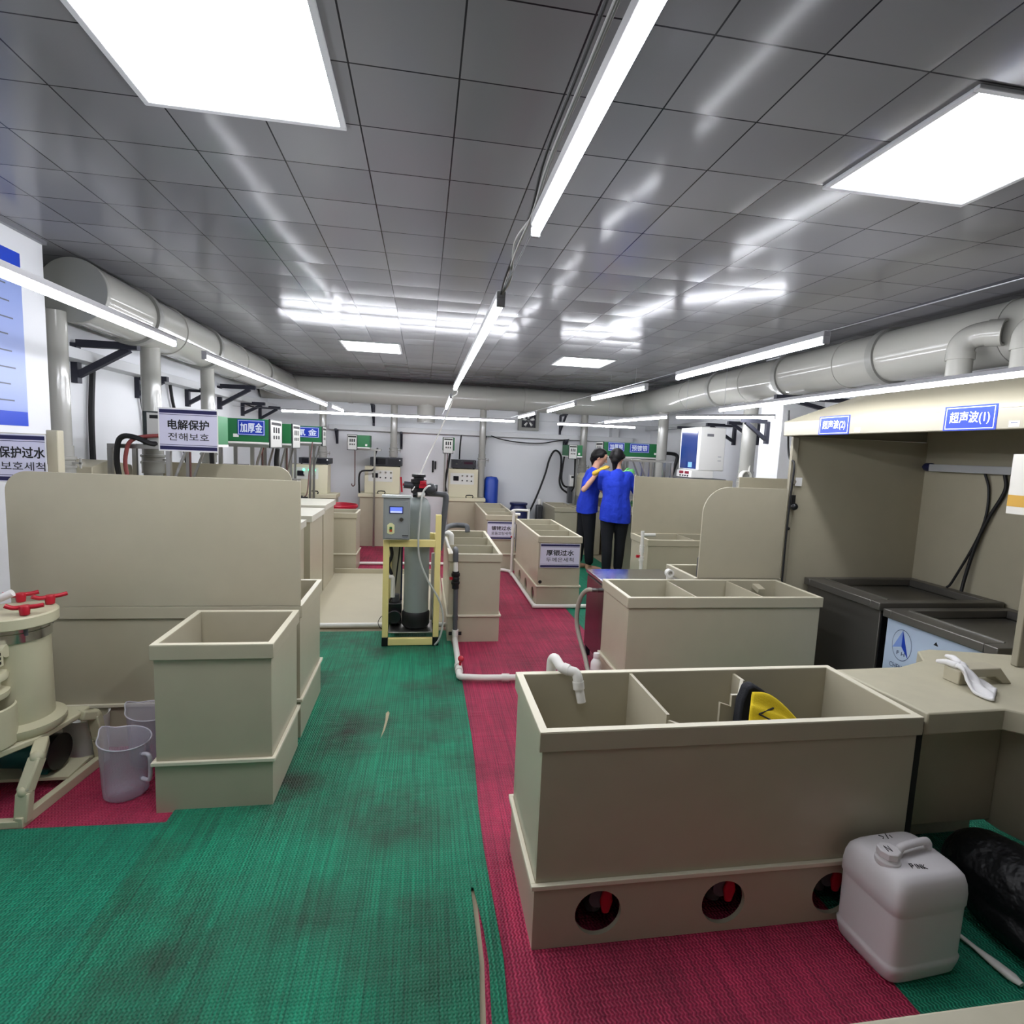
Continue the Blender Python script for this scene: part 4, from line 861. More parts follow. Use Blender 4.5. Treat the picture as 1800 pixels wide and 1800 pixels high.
tag(m.build('drain_hose'), 'translucent hose looping from the steel cabinet to the floor', 'hose')
t = thing('white_bottle', 'white round bottle on the red mat beside the steel cabinet', 'bottle', (1.165, 3.44, .006))
m = MB(); m.lathe((1.165, 3.44, 0), [(.030, .0065), (.036, .012), (.036, .19), (.034, .205), (.020, .228), (.017, .232)], WHITE, n=28); m.build('body', t)
m = MB(); m.lathe((1.165, 3.44, 0), [(.020, .2325), (.021, .235), (.021, .262), (.019, .266), (.0, .2665)], WHITE, n=24); m.build('cap', t)
m = MB(); m.lathe((1.165, 3.44, 0), [(.0363, .06), (.0363, .16)], mat('pale_label', 'd7c9cf', .5), n=28); m.build('label', t)

# ------------------------------------------------------------------ hood with two ultrasonic cleaners
HOODM = mat('cream_hood', '918b79', .25, spec=.5); INSIDE = PP
t = thing('fume_hood', 'large cream fume hood on the right with two blue signs', 'fume hood', (3.1, 2.9, 0))
hx0, hx1, hy0, hy1 = 2.55, 3.74, 1.95, 3.70
m = MB(); m.box(hx0, hx0+.012, hy0, hy1, 1.762, 1.862, HOODM); m.box(hx0+.012, hx1, hy1-.012, hy1, 1.762, 1.862, HOODM); m.box(hx0+.012, hx1, hy0, hy0+.012, 1.762, 1.862, HOODM); m.build('fascia', t, bevel=.006)
m = MB(); a = [(hx0, hy0, 1.8625), (hx0, hy1, 1.8625), (3.0, 3.32, 2.10), (3.0, 2.3, 2.10), (hx1, hy0, 1.8625), (hx1, hy1, 1.8625), (3.74, 3.32, 2.10), (3.74, 2.3, 2.10)]
m.add(a, [(0, 3, 2, 1), (1, 2, 6, 5), (4, 7, 3, 0), (3, 7, 6, 2)], HOODM); o = m.build('roof', t, ang=20); s_ = o.modifiers.new('thick', 'SOLIDIFY'); s_.thickness = .008; s_.offset = -1
m = MB(); m.box(hx0+.08, hx1-.015, 3.672, 3.687, .0062, 1.762, INSIDE); m.build('side_panel', t)
m = MB(); m.box(3.726, 3.74, 1.963, 3.687, .0062, 1.8615, INSIDE); m.build('back_panel', t)
m = MB(); m.box(hx0+.045, hx0+.095, 3.645, 3.67, .0062, 1.762, HOODM); m.build('corner_post', t, bevel=.004)
m = MB(); m.cyl((hx0+.07, 3.645, 1.44), (hx0+.07, 3.625, 1.44), .016, CHROME); m.build('bolt', t)
m = MB(); m.box(hx0+.096, hx0+.15, 3.65, 3.66, 1.41, 1.47, WHITE); m.build('tag', t)
m = MB(); m.box(hx0+.06, hx0+.09, 3.62, 3.645, 1.26, 1.345, BLKG); m.ball((hx0+.085, 3.62, 1.262), .026, BLKG); m.build('latch', t); m = MB(); m.ball((hx0+.07, 3.64, 1.1), .011, BLK); m.build('stud', t)
m = MB(); m.prism([(2.735, 2.10), (3.726, 2.10), (3.726, 2.115), (2.735, 2.115)], .0062, 1.15, INSIDE); m.build('near_partition', t, bevel=.003)
m = MB(); m.box(2.56, 2.60, 1.955, 1.985, .737, 1.762, HOODM); m.build('corner_post', t, bevel=.004)
m = MB(); Xs = (0, -1, 0); Z = (0, 0, 1)
def hsign(txt, y0, y1, z0, z1, tilt):
    m = MB(); c = Vector((hx0-.003, (y0+y1)/2, (z0+z1)/2)); w = y1-y0; h_ = z1-z0; m.box(hx0-.003, hx0-.0002, y0, y1, z0, z1, SIGNB)
    m.frame(c, Xs, Z, w*.93, h_*.88, .0035, LETW); m.text(txt, c, Xs, Z, w*.76, h_*.52, LETW, .012); lab(m.build('sign_plate', t, flat=True), 'blue sign with white characters and a number')
hsign('超声波(2)', 3.068, 3.330, 1.763, 1.880, 0); hsign('超声波(1)', 2.178, 2.438, 1.764, 1.881, 0)
for y in (3.0, 2.10):
    m = MB(); m.rect((hx0, y, 1.787), Xs, Z, .045, .026, WHITE, .001); m.rect((hx0, y, 1.792), Xs, Z, .03, .005, PT, .0015); m.build('sticker', t, flat=True)
m = MB(); m.box(2.545, 2.549, 1.83, 2.08, 1.395, 1.655, mat('notice_paper', 'd6d3c9', .6)); m.rect((2.545, 2.03, 1.452), Xs, Z, .1, .05, mat('yellow_sticker', 'c79a3a', .5)); m.rect((2.545, 1.98, 1.55), Xs, Z, .07, .07, mat('teal_mark', '1d6b60', .5)); m.box(2.549, 2.56, 1.90, 1.98, 1.40, 1.66, WHITE); m.build('notice', t, flat=True)
m = MB(); m.box(3.66, 3.725, 2.12, 3.58, 1.555, 1.607, TRAY); tag(m.build('cable_tray', bevel=.004), 'white cable channel inside the hood above the black cables', 'cable tray', 'white cable trays')
m = MB(); m.lathe((3.69, 3.58, 1.585), [(.028, .0), (.03, .01), (.03, .05), (.012, .075), (0, .078)], mat('navy_cap', '23264f', .4), n=20, axis='y'); tag(m.build('cap_plug'), 'dark blue cap on the end of the cable channel in the hood', 'cap')
for pts, lb in (([(3.70, 3.19, 1.555), (3.71, 3.16, 1.45), (3.71, 3.155, 1.28), (3.70, 3.19, 1.1), (3.68, 3.30, .80), (3.67, 3.33, .745)], 'thinner black cable inside the hood'), ([(3.70, 3.06, 1.555), (3.71, 3.055, 1.45), (3.70, 3.13, 1.26), (3.69, 3.18, 1.08), (3.68, 3.215, .85), (3.67, 3.22, .745)], 'thicker black cable inside the hood')):
    m = MB(); m.tube(pts, .011 if 'thicker' in lb else .008, BLK, n=8); tag(m.build('power_cable'), lb, 'cable', 'black power cables')
m = MB(); m.tube([(2.60, 3.735, 1.95), (2.612, 3.72, 1.7), (2.615, 3.69, 1.60), (2.59, 3.60, 1.56), (2.582, 3.60, 1.3), (2.578, 3.598, 1.0), (2.577, 3.595, .75), (2.572, 3.592, .4), (2.572, 3.592, .02)], .007, BLK, n=8); tag(m.build('power_cable'), 'black cable running down beside the hood corner post', 'cable', 'black power cables')
DST = mat('dark_steel_case', '74716b', .38, metal=.7)
def cleaner(label, x0, x1, y0, y1, h, film):
    t = thing('ultrasonic_cleaner', label, 'ultrasonic cleaner', ((x0+x1)/2, (y0+y1)/2, 0), 0, 'ultrasonic cleaners in the hood')
    m = MB(); m.box(x0+.03, x1-.02, y0+.02, y1-.01, .0062, h-.055, DST); m.build('case', t, bevel=.003)
    m = MB(); w = .13; b = h-.05
    m.box(x0, x1, y0, y0+.07, b, h, DST); m.box(x0, x1, y1-.06, y1, b, h, DST); m.box(x0, x0+w, y0+.07, y1-.06, b, h, DST); m.box(x1-w*.6, x1, y0+.07, y1-.06, b, h, DST); m.build('top_rim', t, bevel=.005)
    m = MB(); m.box(x0+w-.012, x0+w-.002, y0+.07, y1-.06, h, h+.006, STEEL); m.build('rail', t)
    m = MB(); i0, i1, j0, j1 = x0+w, x1-w*.6, y0+.07, y1-.06
    m.add([(i0, j0, b), (i1, j0, b), (i1, j1, b), (i0, j1, b), (i0, j0, h-.35), (i1, j0, h-.35), (i1, j1, h-.35), (i0, j1, h-.35)], [(0, 4, 5, 1), (1, 5, 6, 2), (2, 6, 7, 3), (3, 7, 4, 0), (4, 7, 6, 5)], mat('tank_steel', '8b8b88', .25, metal=1.)); m.build('basin', t)
    if not film:
        m = MB(); m.box(x0+.04, x0+.35, y0+.012, y0+.02, .2, h-.075, BLKG); m.build('control_panel', t)
        for zz, r in ((h-.12, .018), (h-.24, .035)):
            m = MB(); m.cyl((x0+.13, y0+.012, zz), (x0+.13, y0-.012, zz), r, CHROME if r < .02 else BLKG); m.build('knob', t)
    else:
        FILM = mat('protective_film', 'b9c8dc', .35); FB = mat('film_blue', '1c3fa8', .4); FB2 = mat('film_pale_blue', '7f9ad6', .4); FT_ = mat('film_grey_print', '4c5876', .5)
        m = MB(); xf = x0+.0295; m.box(xf, x0+.03, y0+.025, y1-.012, .04, h-.058, FILM); X = (0, -1, 0); Z = (0, 0, 1)
        def P(y, z, l=.0012): return (xf-l, y, z)
        cy, cz, r = 2.800, .525, .095; n = 40
        for rr, mt, l in ((r, FT_, .0008), (r-.004, FILM, .0011)): m.add([P(cy+rr*math.cos(2*PI*i/n)*.72, cz+rr*math.sin(2*PI*i/n), l) for i in range(n)][::-1], [tuple(range(n))], mt)
        a, bl, br, c = (cy, cz+.092), (cy+.062, cz-.03), (cy-.052, cz-.068), (cy, cz-.008)
        m.add([P(*a, .0016), P(*bl, .0016), P(*c, .0016)], [(0, 1, 2)], FB2); m.add([P(*a, .0018), P(*c, .0018), P(*br, .0018)], [(0, 1, 2)], FB); m.add([P(*bl, .0014), P(*br, .0014), P(*c, .0014)], [(0, 1, 2)], FILM)
        m.text('F H', (xf, cy, cz-.05), X, Z, .055, .022, FT_, .02, .002); m.text('CHENG GA', (xf, cy-.015, cz-.135), X, Z, .17, .028, FT_, .01, .0012)
        m.add([P(2.60, .60), P(2.585, .622), P(2.57, .60)], [(0, 1, 2)], INK)
        lab(m.build('film', t, flat=True), 'pale blue protective film with printed logo')
    return t
cleaner('far ultrasonic cleaner in the hood with dark side and knobs', 2.79, 3.70, 2.95, 3.645, .742, False)
cleaner('near ultrasonic cleaner in the hood wrapped in printed blue film', 2.80, 3.70, 2.235, 2.93, .715, True)
m = MB()
for i in range(14): m.ball((2.70+.02*math.sin(i*2.1), 3.22+.02*i-.1, .03+.018*(i % 3)), .026, mat('clear_bag', '6a655c', .15, spec=.8), 8, sc=(1, 1.3, .8))
tag(m.build('plastic_bag'), 'crumpled clear plastic bag on the floor beside the far cleaner', 'bag')

# ------------------------------------------------------------------ corner work table at the right
TOP = mat('beige_table_top', 'b7b199', .42, var=.09, vscale=14.)
t = thing('corner_table', 'angled beige corner table with a moulded grip on its top', 'table', (2.2, 1.85, 0))
top = [(1.745, 1.59), (2.07, 1.60), (2.16, 1.52), (2.24, 1.30), (2.9, 1.30), (2.9, 2.06), (2.78, 2.085), (2.36, 2.19), (2.28, 2.17), (2.20, 2.06), (2.02, 1.995), (1.705, 1.985)]
m = MB(); m.prism(top, .655, .735, TOP); m.build('top', t, bevel=.006)
m = MB(); m.box(1.85, 2.40, 1.93, 1.95, .0062, .654, PP); m.prism([(2.23, 1.68), (2.36, 1.32), (2.40, 1.32), (2.40, 1.93), (2.23, 1.93)], .20, .654, PP); m.build('body', t, bevel=.003)
m = MB(); m.box(1.86, 2.225, 1.72, 1.735, .22, .654, PP); m.build('apron', t, bevel=.002)
m = MB(); m.prism([(1.868, .7352), (1.868, .80), (1.852, .815), (1.80, .815)] [:0]+[(2.095, .7352), (2.095, .79), (2.11, .80), (2.285, .80), (2.345, .7352), (2.30, .7352), (2.265, .765), (2.15, .765), (2.15, .7352)], 1.80, 1.87, PP, 'y'); m.build('grip', t, bevel=.004)
m = MB(); m.box(1.695, 1.744, 1.60, 1.98, .0062, .70, mat('shaded_gap', '20201e', .8)); m.build('gap_shade', t)  # dark block filling the gap beside the tank, its shade put into the colour
GLV = mat('white_knit', 'dcdad8', .85, bump=(220, .0008))
# ------------------------------------------------------------------ rounded bodies from tapered limbs
def blob(name, chains, mt, parent=None, voxel=.008, smooth=6, balls=(), ang=180, cut=None):
    """one continuous surface grown around joints: chain = [((x,y,z), r), ...]; balls = ((c), r, (sx,sy,sz))"""
    m = MB()
    for ch in chains:
        for i, (p, r) in enumerate(ch):
            m.ball(p, r, mt, 10)
            if i: m.cyl(ch[i-1][0], p, ch[i-1][1], mt, r1=r, n=18)
    for c, r, sc in balls: m.ball(c, r, mt, 14, sc)
    o = m.build(name+'_raw', None)
    rm = o.modifiers.new('r', 'REMESH'); rm.mode = 'VOXEL'; rm.voxel_size = voxel
    sm = o.modifiers.new('s', 'SMOOTH'); sm.factor = .5; sm.iterations = smooth
    me = bpy.data.meshes.new_from_object(o.evaluated_get(bpy.context.evaluated_depsgraph_get()))
    bpy.data.objects.remove(o); WM_pop(o)
    if cut:
        bm = bmesh.new(); bm.from_mesh(me); bmesh.ops.bisect_plane(bm, geom=bm.verts[:]+bm.edges[:]+bm.faces[:], plane_co=cut[0], plane_no=cut[1], clear_inner=True); bm.to_mesh(me); bm.free()
    if parent:
        inv = WM[parent].inverted(); me.transform(inv)
    me.name = name; me.materials.clear(); me.materials.append(mt); me.shade_smooth()
    q = bpy.data.objects.new(name, me); COL.objects.link(q)
    if parent: q.parent = parent; WM[q] = WM[parent].copy()
    return q
def WM_pop(o):
    pass
V = Vector
def hand_chains(w, fwd, side, curl=.5, s=1., spread=.25):
    """wrist w, finger direction, thumb side; palm plus four unequal bent fingers and a thumb"""
    w, f, sd = V(w), V(fwd).normalized(), V(side).normalized(); n = f.cross(sd).normalized(); ch = []
    ch.append([(w, .024*s), (w+f*.035*s+sd*.008*s, .021*s), (w+f*.075*s+sd*.024*s, .014*s)])
    ch.append([(w, .022*s), (w+f*.075*s-sd*.024*s, .013*s)])
    ch.append([(w, .02*s), (w+f*.08*s, .015*s)])
    for k, (o, L) in enumerate(((.03, .072), (.010, .08), (-.010, .075), (-.029, .058))):
        b = w+f*(.078-.004*abs(k-1.5))*s+sd*o*s; d1 = (f+sd*(o*spread*14)).normalized(); d2 = (d1*math.cos(curl)-n*math.sin(curl)).normalized(); d3 = (d1*math.cos(curl*1.9)-n*math.sin(curl*1.9)).normalized()
        p1 = b+d1*L*.42*s; p2 = p1+d2*L*.33*s; p3 = p2+d3*L*.25*s
        ch.append([(b, .0098*s), (p1, .0092*s), (p2, .0085*s), (p3, .0072*s)])
    tb = w+f*.022*s+sd*.026*s; t1 = tb+(f*.6+sd*.75-n*.2).normalized()*.038*s; t2 = t1+(f*.9+sd*.25-n*.35).normalized()*.03*s
    ch.append([(tb, .014*s), (t1, .0115*s), (t2, .009*s)])
    return ch
SKIN = mat('skin', 'c99a80', .5, spec=.35); HAIR = mat('black_hair', '0c090a', .55, spec=.25); SHIRT = mat('blue_cotton', '1635b8', .85, bump=(8, .035)); TROU = mat('black_trousers', '0d0e16', .85, bump=(20, .004))
YGL = mat('yellow_rubber', 'c9a22c', .45); GGL = mat('green_rubber', '6fc774', .4); EYE = mat('dark_eye', '1a1210', .3); LIP = mat('lip', '9a5a52', .5)

def woman(label, base, rot, lean, arms, gloves, sc=1., turn=0., nod=.2, hem=.78):
    t = thing('person', label, 'person', base, 0)
    Rz = Matrix.Rotation(rot, 3, 'Z'); B = V(base)
    def L(x, y, z): return B+Rz @ (V((x, y, z))*sc)
    def T(x, y, z):      # torso points lean forward above the hip
        return L(x, y+lean*max(0, z-.88), z)
    hips = .88
    legs = []
    for s, dy in ((-1, -.05), (1, .05)):
        legs.append([(L(s*.085, .0, .86), .098*sc), (L(s*.088, .012, .66), .080*sc), (L(s*.086, .01+dy*.4, .47), .056*sc), (L(s*.083, -.012+dy*.8, .33), .052*sc), (L(s*.082, dy-.005, .10), .034*sc)])
    torso = [(T(0, 0, .88), .115*sc), (T(0, .0, 1.02), .105*sc), (T(0, .0, 1.18), .118*sc), (T(0, -.005, 1.27), .10*sc), (T(0, .0, 1.36), .055*sc), (T(0, .012, 1.43), .047*sc)]
    wide = [[(T(s*.05, 0, .90), .105*sc), (T(s*.045, 0, 1.03), .092*sc), (T(s*.065, .0, 1.2), .098*sc), (T(s*.12, -.004, 1.31), .055*sc)] for s in (-1, 1)]
    hc = T(0, .035, 1.535); Hn = Matrix.Rotation(turn, 3, 'Z'); D = Rz @ Hn @ V((0, math.cos(nod), -math.sin(nod))); U = Rz @ Hn @ V((0, math.sin(nod), math.cos(nod))); Sd = D.cross(U)
    head = [[(T(0, .012, 1.42), .046*sc), (hc-U*.06*sc-D*.01, .05*sc)], [(hc+U*.01*sc-D*.012, .083*sc), (hc+D*.02*sc+U*.015*sc, .078*sc)], [(hc-U*.045*sc+D*.03*sc, .058*sc), (hc-U*.082*sc+D*.048*sc, .034*sc)],
            [(hc+U*.01*sc+D*.088*sc, .011*sc), (hc-U*.028*sc+D*.106*sc, .014*sc)]]
    for s in (-1, 1): head.append([(hc+Sd*s*.082*sc-U*.005, .012*sc), (hc+Sd*s*.086*sc-U*.03*sc, .009*sc)])
    feet = []
    for s, dy in ((-1, -.05), (1, .05)):
        feet.append([(L(s*.082, dy-.005, .11), .034*sc), (L(s*.083, dy-.02, .042), .036*sc), (L(s*.088, dy+.06, .034), .034*sc), (L(s*.092, dy+.15, .022), .024*sc)])
    armc = []; sleeves = []
    for (sh, el, wr) in arms:
        sh, el, wr = V(sh), V(el), V(wr); armc.append([(sh, .046*sc), (sh.lerp(el, .5), .042*sc), (el, .036*sc), (el.lerp(wr, .3), .036*sc), (wr, .024*sc)])
        e2 = sh.lerp(el, .78); sleeves.append([(sh, .062*sc), (sh.lerp(el, .5), .062*sc), (e2, .060*sc)])
    hands = []; gl = []
    for (wr, f, sd, g) in gloves:
        (gl if g else hands).append((hand_chains(wr, f, sd, .45, 1.0*sc), g, wr, f))
    bare = [c for h in hands for c in h[0]]
    blob('body', legs+[torso]+wide+head+feet+armc+bare, SKIN, t, .0075, 5)
    # clothing
    sh = [[(T(0, 0, hem-.08), .135*sc), (T(0, 0, .88), .138*sc), (T(0, 0, 1.02), .122*sc), (T(0, 0, 1.18), .132*sc), (T(0, -.005, 1.28), .112*sc), (T(0, -.005, 1.345), .066*sc)]]
    for s in (-1, 1): sh.append([(T(s*.08, 0, hem-.10), .124*sc), (T(s*.076, 0, .90), .119*sc), (T(s*.062, 0, 1.04), .106*sc), (T(s*.075, 0, 1.2), .112*sc), (T(s*.125, -.004, 1.30), .072*sc)])
    blob('t_shirt', sh+sleeves, SHIRT, t, .0085, 4, cut=(L(0, 0, hem), (Rz @ V((.06, -.12, 1))).normalized()))
    tr = []
    for s, dy in ((-1, -.05), (1, .05)):
        tr.append([(L(s*.085, 0, .90), .106*sc), (L(s*.088, .008, .70), .094*sc), (L(s*.087, .008+dy*.4, .48), .072*sc), (L(s*.085, -.008+dy*.8, .30), .066*sc), (L(s*.083, dy-.005, .13), .058*sc)])
    tr.append([(L(-.05, 0, .90), .112*sc), (L(.05, 0, .90), .112*sc)])
    blob('trousers', tr, TROU, t, .0085, 4)
    hair = [[(hc+U*.028*sc-D*.030*sc, .090*sc), (hc+U*.042*sc+D*.002*sc, .077*sc)], [(hc-D*.05*sc-U*.01*sc, .078*sc), (hc-D*.062*sc-U*.06*sc, .055*sc)],
            [(hc-D*.07*sc-U*.04*sc, .045*sc), (hc-D*.085*sc+V((0, 0, -.11)), .036*sc), (hc-D*.085*sc+V((0, 0, -.20)), .022*sc)]]
    for s in (-1, 1): hair.append([(hc+Sd*s*.062*sc+U*.03*sc+D*.02*sc, .036*sc), (hc+Sd*s*.07*sc-U*.0*sc-D*.03*sc, .032*sc)])
    lab(blob('hair', hair, HAIR, t, .007, 4), 'black hair tied back')
    m = MB()
    for s in (-1, 1): m.ball(hc+D*.086*sc+Sd*s*.032*sc+U*.012*sc, .0085*sc, EYE, 8)
    for s in (-1, 1): m.bar(hc+D*.094*sc+Sd*s*.048*sc+U*.03*sc-D*.016, hc+D*.094*sc+Sd*s*.016*sc+U*.032*sc, .006, .005, HAIR)
    m.build('eyes', t)
    m = MB(); m.ball(hc+D*.078*sc-U*.058*sc, .016*sc, LIP, 10, sc=(1, 1, .45)); m.build('mouth', t)
    for chs, g, wr, f in gl:
        wr, f = V(wr), V(f).normalized()
        blob('glove', chs+[[(wr-f*.07, .034*sc), (wr-f*.03, .031*sc), (wr, .028*sc)]], g, t, .0045, 3)
    return t
# woman seen from behind, bending over the counter
bx, by = 2.43, 6.78
woman('woman in blue t-shirt and black trousers seen from behind, bending to the counter', (bx, by, .006), math.radians(-10), .10,
      [((bx+.155, by+.02, 1.315), (bx+.305, by+.0, 1.065), (bx+.31, by+.24, .95)), ((bx-.165, by+.07, 1.32), (bx-.12, by+.23, 1.12), (bx+.08, by+.34, 1.0))],
      [((bx+.31, by+.24, .95), (.1, .9, -.25), (-1, .1, 0), GGL), ((bx+.08, by+.34, 1.0), (.6, .7, -.2), (.6, -.5, .3), GGL)], 1.0, math.radians(-28), .36, .735)
ax, ay = 2.19, 7.24
woman('woman in blue t-shirt in profile, yellow glove raised to her colleague\'s shoulder', (ax, ay, .006), math.radians(-88), .17,
      [((ax+.03, ay-.15, 1.33), (ax-.135, ay-.27, 1.115), (ax+.045, ay-.31, 1.365)), ((ax+.12, ay+.14, 1.33), (ax+.30, ay+.06, 1.22), (ax+.48, ay-.04, 1.34))],
      [((ax+.045, ay-.31, 1.365), (.85, -.02, .5), (.0, .9, .3), YGL), ((ax+.48, ay-.04, 1.34), (.95, -.2, .15), (0, .3, .9), GGL)], 1.0, math.radians(-24), .40, .80)

# ------------------------------------------------------------------ filter pump at the left edge
PUMP = mat('cream_pump_plastic', 'c2bda0', .38)
t = thing('filter_pump', 'cream filter pump with red hand knobs at the left edge', 'filter pump', (-1.68, 2.56, .006))
px, py = -1.705, 2.60
m = MB(); m.lathe((px, py, 0), [(.155, .30), (.165, .315), (.165, .34), (.125, .355), (.122, .70), (.124, .71)], PUMP, n=44); m.build('filter_body', t)
m = MB(); m.lathe((px, py, 0), [(.1245, .705), (.128, .707), (.128, .745), (.1245, .748), (.1245, .766)], CHROME, n=44); m.build('clamp_band', t)
m = MB(); m.lathe((px, py, 0), [(.10, .765), (.150, .768), (.154, .772), (.154, .812), (.148, .818), (.06, .828), (.0, .83)], PUMP, n=44); m.build('lid', t)
for a in (-40, 42, 110, 190, 262):
    c = V((px+.125*math.cos(math.radians(a)), py+.125*math.sin(math.radians(a)), .825))
    m = MB(); m.cyl(c-V((0, 0, .09)), c, .008, GREY, n=10); m.build('bolt', t)
    m = MB(); m.lathe(c, [(.015, -.002), (.017, .0), (.02, .03), (.016, .038), (.0, .04)], RED, n=16); tx = V((math.cos(a*.7), .5*math.sin(a), 0)).normalized()
    m.tube([c+tx*.062+V((0, 0, .042)), c+tx*.036+V((0, 0, .030)), c+V((0, 0, .03)), c-tx*.036+V((0, 0, .030)), c-tx*.062+V((0, 0, .034))], .0095, RED, n=10); m.build('hand_knob', t)
m = MB(); m.tube([(px-.07, py-.03, .86), (px-.02, py-.05, .88), (px+.03, py-.04, .905)], .016, WHITE, n=12); m.build('air_pipe', t)
# small vessel in front
vx, vy = -1.735, 2.43
m = MB(); m.lathe((vx, vy, 0), [(.10, .30), (.115, .31), (.115, .465), (.109, .47), (.106, .462), (.1, .33), (.0, .33)], PUMP, n=40); m.build('priming_cup', t)
m = MB(); m.lathe((vx, vy, 0), [(.05, .33), (.055, .50), (.095, .505), (.098, .515), (.098, .53), (.07, .54), (.07, .572), (.094, .578), (.096, .592), (.09, .605), (.05, .612), (.045, .635)], PUMP, n=36); m.build('valve_stack', t)
m = MB(); m.box(vx-.01, vx+.085, vy-.05, vy+.02, .635, .70, PUMP)
for i in range(2):
    for j in range(3): m.box(vx+.0855, vx+.0865, vy-.045+.03*i, vy-.024+.03*i, .645+.018*j, .657+.018*j, HOLE)
m.cyl((vx+.08, vy+.05, .685), (vx-.0, vy+.05, .685), .027, PUMP); m.build('valve_block', t, bevel=.003)
m = MB(); m.box(vx+.0, vx+.09, vy-.10, vy-.07, .535, .558, RED); m.cyl((vx+.03, vy-.085, .54), (vx+.03, vy-.03, .54), .012, RED); m.build('valve_lever', t, bevel=.004)
m = MB(); m.cyl((vx+.02, vy-.02, .70), (vx+.02, vy-.02, .73), .022, WHITE); m.cyl((vx+.02, vy-.02, .73), (vx+.02, vy-.02, .74), .026, RED); m.build('bleed_cap', t)
# deck and legs
m = MB(); m.prism([(-1.95, 2.36), (-1.66, 2.36), (-1.575, 2.50), (-1.53, 2.72), (-1.53, 2.79), (-1.95, 2.79)], .272, .30, PUMP); m.build('deck', t, bevel=.006)
def leg(pts, w=.05):
    m = MB()
    for a, b in zip(pts, pts[1:]): m.bar(a, b, w, .042, PUMP)
    for q in pts[1:-1]: m.ball(q, .027, PUMP, 8)
    m.build('leg', t, bevel=.006)
leg([(-1.57, 2.52, .275), (-1.535, 2.43, .25), (-1.548, 2.37, .14), (-1.552, 2.355, .02)]); leg([(-1.535, 2.72, .285), (-1.505, 2.775, .262), (-1.495, 2.79, .14), (-1.49, 2.80, .02)])
leg([(-1.90, 2.40, .27), (-1.91, 2.36, .02)]); leg([(-1.90, 2.76, .27), (-1.91, 2.79, .02)])
m = MB(); m.bar((-1.552, 2.33, .028), (-1.49, 2.83, .028), .03, .044, PUMP); m.bar((-1.552, 2.345, .022), (-1.95, 2.345, .022), .03, .03, PUMP); m.bar((-1.49, 2.815, .022), (-1.95, 2.815, .022), .03, .03, PUMP); m.build('base_frame', t, bevel=.003)
m = MB(); m.box(-1.93, -1.525, 2.60, 2.76, .045, .058, PUMP); m.build('motor_tray', t)
TEAL = mat('dark_teal_enamel', '0f5a58', .4)
m = MB(); m.cyl((-1.85, 2.68, .15), (-1.62, 2.66, .15), .072, TEAL, n=28); m.box(-1.72, -1.62, 2.62, 2.70, .06, .12, TEAL); o = m.build('motor', t, bevel=.004)
m = MB(); m.cyl((-1.62, 2.66, .15), (-1.585, 2.657, .15), .078, BLKG, n=28); m.build('fan_cover', o)
for y in (2.60, 2.70):
    m = MB(); m.cyl((-1.53+.01*(y-2.6)*10-.002, y, .035), (-1.505+.01*(y-2.6)*10, y, .035), .011, PUMP); m.build('bolt', t)
m = MB(); m.cyl((-1.78, 2.42, .10), (-1.70, 2.42, .10), .04, PUMP); m.cyl((-1.70, 2.42, .10), (-1.68, 2.42, .10), .016, RED); m.build('drain_valve', t)
m = MB(); m.tube([(-1.93, 2.66, .30), (-1.94, 2.7, .7), (-1.935, 2.82, 1.2)], .03, mat('grey_flex', '8e9494', .4), n=14); m.build('suction_pipe', t)
m = MB(); m.lathe((-1.60, 2.885, .0062), [(.08, 0), (.085, .01), (.095, .20), (.098, .21), (.09, .205), (.08, .02), (0, .02)], WHITE, n=30); tag(m.build('white_pail'), 'small white pail behind the filter pump legs', 'pail')

